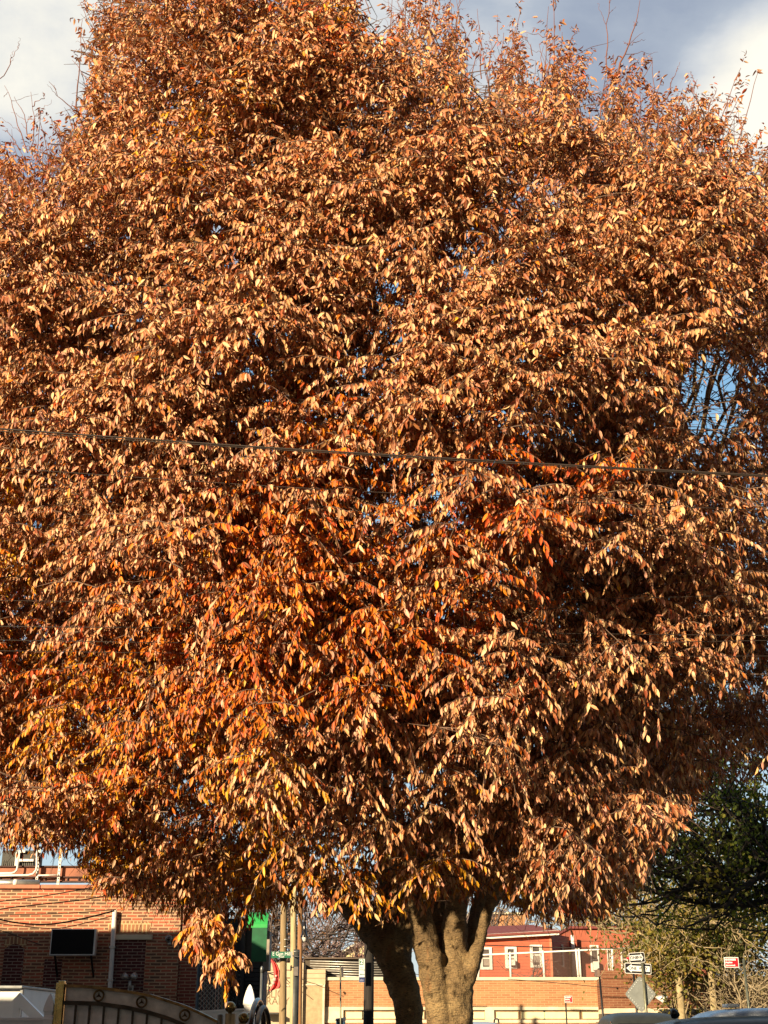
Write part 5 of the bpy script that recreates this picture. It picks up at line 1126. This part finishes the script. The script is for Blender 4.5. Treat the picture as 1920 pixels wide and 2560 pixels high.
# ------------------------------------------------------------------ vehicles
def car(name, loc, rz, L, W, H, paint, label, cat='car', hood=.24, tail=.08, rails=False, waist=.56):
    t_ = thing(name, loc, label, cat, None, rz); mw = mat_local(t_)
    def put(mb, nm, m, parent=None):
        mb.v = [tuple(mw @ Vector(v_)) for v_ in mb.v]; return mb.build(nm, m, parent or t_)
    h = H * waist; z0 = .22
    def shell(sts, name, m, parent=None):
        vs = []; n = 20
        for x, zl, zh, hw, sq in sts:
            for j in range(n):
                a = 2 * math.pi * j / n; ca, sa = math.cos(a), math.sin(a); e = 2 / sq
                vs.append((x, hw * math.copysign(abs(ca) ** e, ca), (zl + zh) / 2 + (zh - zl) / 2 * math.copysign(abs(sa) ** e, sa)))
        k = len(sts); mb = MB(); mb.add(vs, [(i * n + j, i * n + (j + 1) % n, (i + 1) * n + (j + 1) % n, (i + 1) * n + j) for i in range(k - 1) for j in range(n)] + [tuple(range(n)), tuple(range((k - 1) * n, k * n))], True)
        o = put(mb, name, m, parent); ss_ = o.modifiers.new('smooth', 'SUBSURF'); ss_.levels = 1; ss_.render_levels = 2; return o
    w = W / 2; a, b = -L / 2, L / 2
    shell([(a, .5, h * .8, w * .80, 5), (a + .12, z0 + .1, h * .95, w * .95, 6), (a + .5, z0, h, w, 7), (0, z0, h, w, 7), (b - L * hood, z0, h * .98, w, 7), (b - .4, z0, h * .90, w * .97, 6), (b - .1, z0 + .12, h * .82, w * .90, 5), (b, .5, h * .7, w * .75, 5)], 'body', paint)
    c0, c1 = a + L * tail, b - L * hood
    cab = shell([(c0 - .10, h * .90, h + .1, w * .84, 6), (c0 + .25, h * .9, H * .93, w * .84, 5.0), (c0 + .6, h * .9, H * .99, w * .84, 4.6), (c0 + (c1 - c0) * .5, h * .9, H, w * .84, 4.6), (c1 - .75, h * .9, H * .97, w * .83, 4.6), (c1 - .2, h * .9, H * .75, w * .84, 5), (c1 + .12, h * .9, h + .04, w * .84, 6)], 'cabin', paint)
    zw0, zw1 = h + .05, H * .88
    for s in (1, -1):
        for k in range(3):
            xa = c0 + .35 + (c1 - c0 - .9) * k / 3; xb = xa + (c1 - c0 - .9) / 3 - .07
            y0, y1 = s * (w * .855 + .004), s * (w * .80 + .004)
            vs = [(xa, y0, zw0), (xb, y0, zw0), (xb, y1, zw1), (xa, y1, zw1)]; vs += [(x_, y_ - s * .03, z_) for x_, y_, z_ in vs]
            put(MB().add(vs, [(0, 1, 2, 3), (4, 5, 6, 7), (0, 1, 5, 4), (1, 2, 6, 5), (2, 3, 7, 6), (3, 0, 4, 7)]), 'side_window', glassd)
    for xa, xb, nm in ((c1 + .135, c1 - .22, 'windscreen'), (c0 - .125, c0 + .16, 'rear_window')):
        sg = 1 if nm == 'windscreen' else -1
        vs = [(xa + sg * .02, -w * .74, zw0), (xa + sg * .02, w * .74, zw0), (xb + sg * .06, w * .68, H * .86), (xb + sg * .06, -w * .68, H * .86)]; vs += [(x_ - sg * .05, y_, z_) for x_, y_, z_ in vs]
        put(MB().add(vs, [(0, 1, 2, 3), (4, 5, 6, 7), (0, 1, 5, 4), (1, 2, 6, 5), (2, 3, 7, 6), (3, 0, 4, 7)]), nm, glassd)
    for xw in (a + L * .2, b - L * .19):
        for s in (1, -1):
            prof = [(.05, -.1), (.30, -.11), (.335, -.08), (.335, .08), (.30, .11), (.05, .1)]
            mb = MB(); mb.tube([(xw, s * (w - .1) + z_, .335) for r_, z_ in prof], [r_ for r_, z_ in prof], 22); wh = put(mb, 'wheel', mat('tyre', (.02, .02, .02), .9))
            put(MB().tube([(xw, s * (w + .012), .335), (xw, s * (w + .02), .335)], [.21, .19], 18), 'rim', galv, wh)
    for s in (1, -1):
        put(MB().box(b - .16, b - .02, s * w * .62 - .16, s * w * .62 + .16, h * .68, h * .82, .02), 'headlight', white_p)
        put(MB().box(a - .01, a + .1, s * w * .68 - .1, s * w * .68 + .1, h * .68, h * .9, .02), 'tail_light', mat('tail_red', (.4, .01, .01), .3))
        put(MB().box(c1 - .35, c1 - .2, s * (w + .02) - .09 + s * .09, s * (w + .02) + .09 + s * .09, h + .03, h + .18, .02), 'mirror', paint)
        if rails:
            y = s * w * .70; put(MB().tube([(c0 + .45, y, H * .965), (c0 + .6, y, H + .05), (c0 + 1.0, y, H + .075), (c1 - 1.2, y, H + .075), (c1 - .9, y, H + .05), (c1 - .75, y, H * .95)], .026, 8), 'roof_rail', blackm)
    return t_
pd = mat('dark_paint', (.024, .019, .016), .32, .1, var=.08, spec=.45); pb_ = mat('blue_white_paint', (.42, .47, .56), .3, .2, var=.04, spec=.6); pg = mat('grey_green_paint', (.030, .034, .032), .45, 0, var=.08, spec=.3)
c1_ = car('parked_suv', (X(1515, 14.6) + 2.42, 14.6, 0), 0, 4.8, 1.95, Z(2537, 13.8) + .01, pd, 'dark brown suv parked nearest at the lower right corner', 'suv', hood=.22, tail=.03)
MB().tube([(X(1690, 14.3), 14.3, Z(2538, 14)), (X(1690, 14.4) - .03, 14.35, Z(2524, 14)), (X(1690, 14.4) - .05, 14.4, Z(2523, 14))], [.05, .025, .005], 8).build('roof_antenna', pd, c1_)
c2_ = car('parked_van', (X(1700, 24) + 2.5, 24, 0), 0, 5.2, 2.0, Z(2517.5, 24), pb_, 'pale blue van parked behind the dark suv at the right', 'van', hood=.18, tail=.02)
MB().box(X(1812, 24), X(1843, 24), 23.7, 24.1, Z(2519, 24), Z(2510.5, 24), .02).build('roof_box', white_p, c2_)
car('parked_car', (X(1592, 34) + .1, 35, 0), R(90), 4.9, M(215, 34), Z(2529, 34), pg, 'dark grey green vehicle whose flat roof shows below the one way signs', 'car')
car('parked_car', (X(1193, 46), 46.5, 0), R(90), 4.6, M(140, 45), Z(2553, 45), pb_, 'pale silver suv with black roof rails right of the trunk', 'suv', rails=True)

# ------------------------------------------------------------------ other trees
def branchy(base, top, n_lvl, spread, rs, seg=7, r0=.12, lens=(1, .6), up=.35, wob=.05):
    """simple recursive skeleton -> list of (path, radii)"""
    out = []
    def grow(p, d, L, r, lv):
        pts = [p]; dd = d.copy()
        for i in range(seg):
            dd = dd + rs.normal(0, wob * 2.2, 3) + np.array([0, 0, up * .06]); dd /= np.linalg.norm(dd); pts.append(pts[-1] + dd * L / seg)
        pts = np.array(pts); out.append((pts, np.linspace(r, r * .45, seg + 1)))
        if lv <= 0: return
        for k in range(spread[min(len(spread) - 1, n_lvl - lv)]):
            i = rs.integers(2, seg + 1); ax = rs.normal(0, 1, 3); ax /= np.linalg.norm(ax)
            nd = (pts[i] - pts[i - 1]); nd /= np.linalg.norm(nd); nd = nd * rs.uniform(.4, .9) + ax * rs.uniform(.5, .9) + np.array([0, 0, up * .5]); nd /= np.linalg.norm(nd)
            grow(pts[i], nd, L * rs.uniform(.45, .75), r * .5, lv - 1)
    d = np.asarray(top) - np.asarray(base); L = np.linalg.norm(d)
    grow(np.asarray(base, float), d / L, L, r0, n_lvl); return out
def tree_from(name, label, skel_list, wood_mat, parent_loc, trunk_path=None, trunk_r=None, trunk_mat=None, leaves=None, cat='tree', group=None, fine=.3):
    t_ = thing(name, parent_loc, label, cat, group)
    if trunk_path is not None:
        MB().tube([Vector(p_) for p_ in trunk_path], list(trunk_r), 12).build('trunk', trunk_mat or wood_mat, t_)
    P_ = np.array([s_[0] for s_ in skel_list]); R_ = np.array([s_[1] for s_ in skel_list])
    tubes_mesh('branches', P_, R_, 5, wood_mat, t_)
    if leaves is not None:
        per, size, cols, lm_ = leaves
        ends = P_[R_[:, 0] < fine] if fine else P_
        pts = ends[:, 1:].reshape(-1, 3); idx = rng.integers(0, len(pts), per)
        bs = pts[idx] + rng.normal(0, size * 1.6, (per, 3)); pc = np.array(cols)
        nz_ = NZ(bs, 1.1); ck = np.clip((nz_ * len(pc) + rng.normal(0, .55, per)).astype(int), 0, len(pc) - 1)
        colr = pc[ck] * rng.uniform(.6, 1.3, (per, 1))
        if name == 'green_tree':
            ux_, uy_ = proj(bs); ok_ = (uy_ < np.interp(ux_, gfx, gfy)) & (NZ2(bs, 1.6) > .38); bs, colr, per = bs[ok_], colr[ok_], int(ok_.sum())
        leaf_mesh('crown', bs, rng.normal(0, 1, (per, 3)) - [0, 0, 1.0], rng.normal(0, 1, (per, 3)) + [0, -.4, .4], size * rng.uniform(.6, 1.2, per), size * rng.uniform(.45, .75, per), colr, lm_, t_)
    return t_
gl = leaf_mat('green_leaf', .42, .5)
rs = np.random.default_rng(21)
# big green tree reaching in from the right
sk = []
Yt = 23.0; base = np.array([X(2080, Yt), Yt, 0.]); fork = np.array([X(2060, Yt), Yt, 4.2])
for tx, ty, yy in ((1480, 2290, 22), (1560, 2180, 21.5), (1650, 2040, 22), (1700, 2330, 23), (1620, 2250, 24), (1800, 1980, 23), (1780, 2200, 21), (1850, 2330, 22), (1900, 2100, 24), (1550, 2100, 25), (1900, 1900, 25), (1750, 2100, 24), (1860, 2230, 25), (1980, 2050, 23), (1700, 2180, 22)):
    e = np.array(P(tx, ty, yy)); sk += branchy(fork + rs.normal(0, .2, 3), e, 2, (9, 5), rs, 8, .07, up=.1, wob=.05)
gfx = np.array([1300, 1400, 1480, 1560, 1640, 1720, 1800, 1860, 1920, 2400]); gfy = np.array([2150, 2200, 2300, 2325, 2350, 2372, 2372, 2375, 2385, 2500])
sk = [q_ for q_ in sk if (lambda u_: (u_[1] < np.interp(u_[0], gfx, gfy) - 12).mean() > .93)(proj(q_[0]))]
tree_from('green_tree', 'big dark green leafy tree reaching in from the right edge behind the autumn crown', sk, mat('dark_twig', (.035, .028, .022), .85), tuple(base), [base, (base + fork) / 2 + [.1, 0, 0], fork], [.34, .27, .2], twig_m,
          (14500, .085, [(.07, .095, .02), (.11, .155, .03), (.18, .21, .035), (.27, .26, .045), (.40, .33, .06)], gl), fine=.05)
# two pollarded plane trees
pale_b = mat('plane_bark', (.42, .34, .19), .85, var=.3, nscale=6, bump=.4, bscale=16, col2=(.20, .15, .075))
for i, (px, pf_, py, w_, lab) in enumerate(((1704, 1706, 2432, 17.5, 'left one of two pollarded pale trunked trees behind the parked vehicles'), (1781, 1790, 2415, 17.5, 'right one of two pollarded pale trunked trees behind the parked vehicles'))):
    Yt = 50.0; b0 = np.array([X(px, Yt), Yt, 0]); f0 = np.array([X(pf_, Yt), Yt, Z(py, Yt)]); sk = []
    for tx, ty in ((-95, -70), (-80, -140), (-50, -120), (-20, -190), (40, -130), (90, -170), (130, -70), (-70, -40), (80, -60), (20, -90), (-70, -170), (120, -200)):
        e = np.array(P(pf_ + tx + rs.normal(0, 12), py + ty + rs.normal(0, 12), Yt + rs.uniform(-1, 3))); sk += branchy(f0 - [0, 0, .15], e, 2, (10, 6), rs, 8, .085, up=.15, wob=.10)
    tree_from('plane_tree', lab, sk, mat('pale_twig', (.32, .25, .14), .85, var=.25, nscale=8), tuple(b0), [b0, b0 * .5 + f0 * .5 + [.03, 0, 0], f0, f0 + [.02, 0, .2]], [M(w_, Yt) * .62, M(w_, Yt) * .5, M(w_, Yt) * .52, M(w_, Yt) * .3], pale_b,
              (5200, .16, [(.07, .085, .02), (.14, .14, .03), (.26, .22, .04), (.30, .20, .05)], gl), 'tree', 'pollarded trees by the library', fine=.03)
def bare(name, label, pts, Y, b, m, lv=(8, 6), r0=.07, leaves=None, group=None, fork_z=2.5, wob=.08):
    f0 = np.array([X(b, Y), Y, fork_z]); sk = []
    for tx, ty in pts: sk += branchy(f0, np.array(P(tx, ty, Y + rs.uniform(-2, 2))), 2, lv, rs, 8, r0, up=.2, wob=wob)
    return tree_from(name, label, sk, m, (X(b, Y), Y, 0), [(X(b, Y), Y, 0), (X(b, Y), Y, fork_z * .6), tuple(f0 + [0, 0, .3])], [r0 * 2.2, r0 * 1.9, r0 * 1.5], m, leaves, 'tree', group, fine=.05)
GB = 'bare trees behind the buildings'
dtw = mat('grey_twig', (.13, .10, .09), .85); ttw = mat('tan_twig', (.34, .27, .17), .85); ptw = mat('pink_twig', (.26, .18, .17), .85)
bare('bare_tree', 'leafless dark twigged tree showing between the green awning and the poles', [(620, 2180), (660, 2230), (700, 2200), (670, 2290), (690, 2330), (640, 2280), (760, 2260), (720, 2330)], 66, 690, dtw, (11, 8), .10, (500, .2, [(.25, .12, .05), (.3, .16, .06)], gl), GB)
bare('bare_tree', 'leafless reddish twigged tree above the dark roof screen left of the trunk', [(770, 2330), (810, 2310), (850, 2330), (880, 2300), (800, 2370), (930, 2330), (840, 2370)], 80, 840, ptw, (12, 8), .09, None, GB)
bare('bare_tree', 'leafless tan tree directly right of the trunk above the red house roof', [(1190, 2240), (1240, 2210), (1270, 2260), (1300, 2230), (1220, 2290)], 90, 1240, dtw, (10, 8), .12, None, GB)
bare('bare_tree', 'tan twiggy tree with a few yellow leaves above the brown house', [(1460, 2240), (1500, 2220), (1540, 2270), (1580, 2240), (1480, 2285), (1630, 2260), (1600, 2320), (1440, 2275)], 86, 1540, ttw, (12, 9), .12, (1600, .2, [(.30, .22, .08), (.22, .20, .06)], gl), GB)
bare('twiggy_shrub', 'tangled leafless pale shrub at the right edge under the red sign', [(1850, 2400), (1890, 2380), (1920, 2420), (1870, 2460), (1930, 2470), (1840, 2470), (1960, 2400), (1800, 2480), (1900, 2500)], 49, 1895, ttw, (12, 8), .05, (700, .12, [(.16, .15, .05), (.25, .2, .1)], gl), None, 1.0, .12)
bare('twiggy_shrub', 'small bare bush standing behind the parapet before the red house', [(1310, 2405), (1330, 2420), (1350, 2395), (1290, 2435), (1370, 2425), (1385, 2420), (1330, 2400)], Yl + 3, 1335, dtw, (5, 4), .025, None, None, Z(2450, Yl), .1)

# ------------------------------------------------------------------ overhead wires in front of the crown
GW = 'overhead wires in front of the tree'
Yv = 5.7
wires = [([(-300, 1048), (0, 1072), (640, 1117), (1280, 1155), (1920, 1189), (2300, 1208)], .0065, 'thickest and highest overhead wire sloping down across the crown'),
         ([(-300, 1055), (0, 1078), (640, 1121), (1280, 1159), (1920, 1192), (2300, 1212)], .0035, 'thin wire running just beneath the thickest overhead wire'),
         ([(-300, 1146), (0, 1169), (640, 1213), (1280, 1248), (1920, 1276), (2300, 1290)], .0035, 'overhead wire a hand below the highest pair, crossing the whole crown'),
         ([(-300, 1496), (0, 1501), (640, 1508), (1280, 1502), (1920, 1486), (2300, 1472)], .0028, 'faint wire across the middle of the crown, upper of the level group'),
         ([(-300, 1556), (0, 1566), (640, 1571), (1280, 1582), (1920, 1589), (2300, 1592)], .0040, 'level wire across the middle of the crown, brightest of its group'),
         ([(-300, 1590), (0, 1600), (640, 1609), (1280, 1611), (1920, 1601), (2300, 1594)], .0035, 'third wire of the level group across the middle of the crown'),
         ([(-300, 1622), (0, 1627), (640, 1635), (1280, 1641), (1920, 1640), (2300, 1638)], .0028, 'lowest wire of the level group across the middle of the crown')]
for pts, r_, lab in wires:
    wire('overhead_wire', pts, Yv if pts[1][1] < 1100 else (6.6 if pts[1][1] < 1300 else 7.25), r_ * .68, lab, GW, mat('wire_sheath', (.030, .020, .015), .6), 'wire')
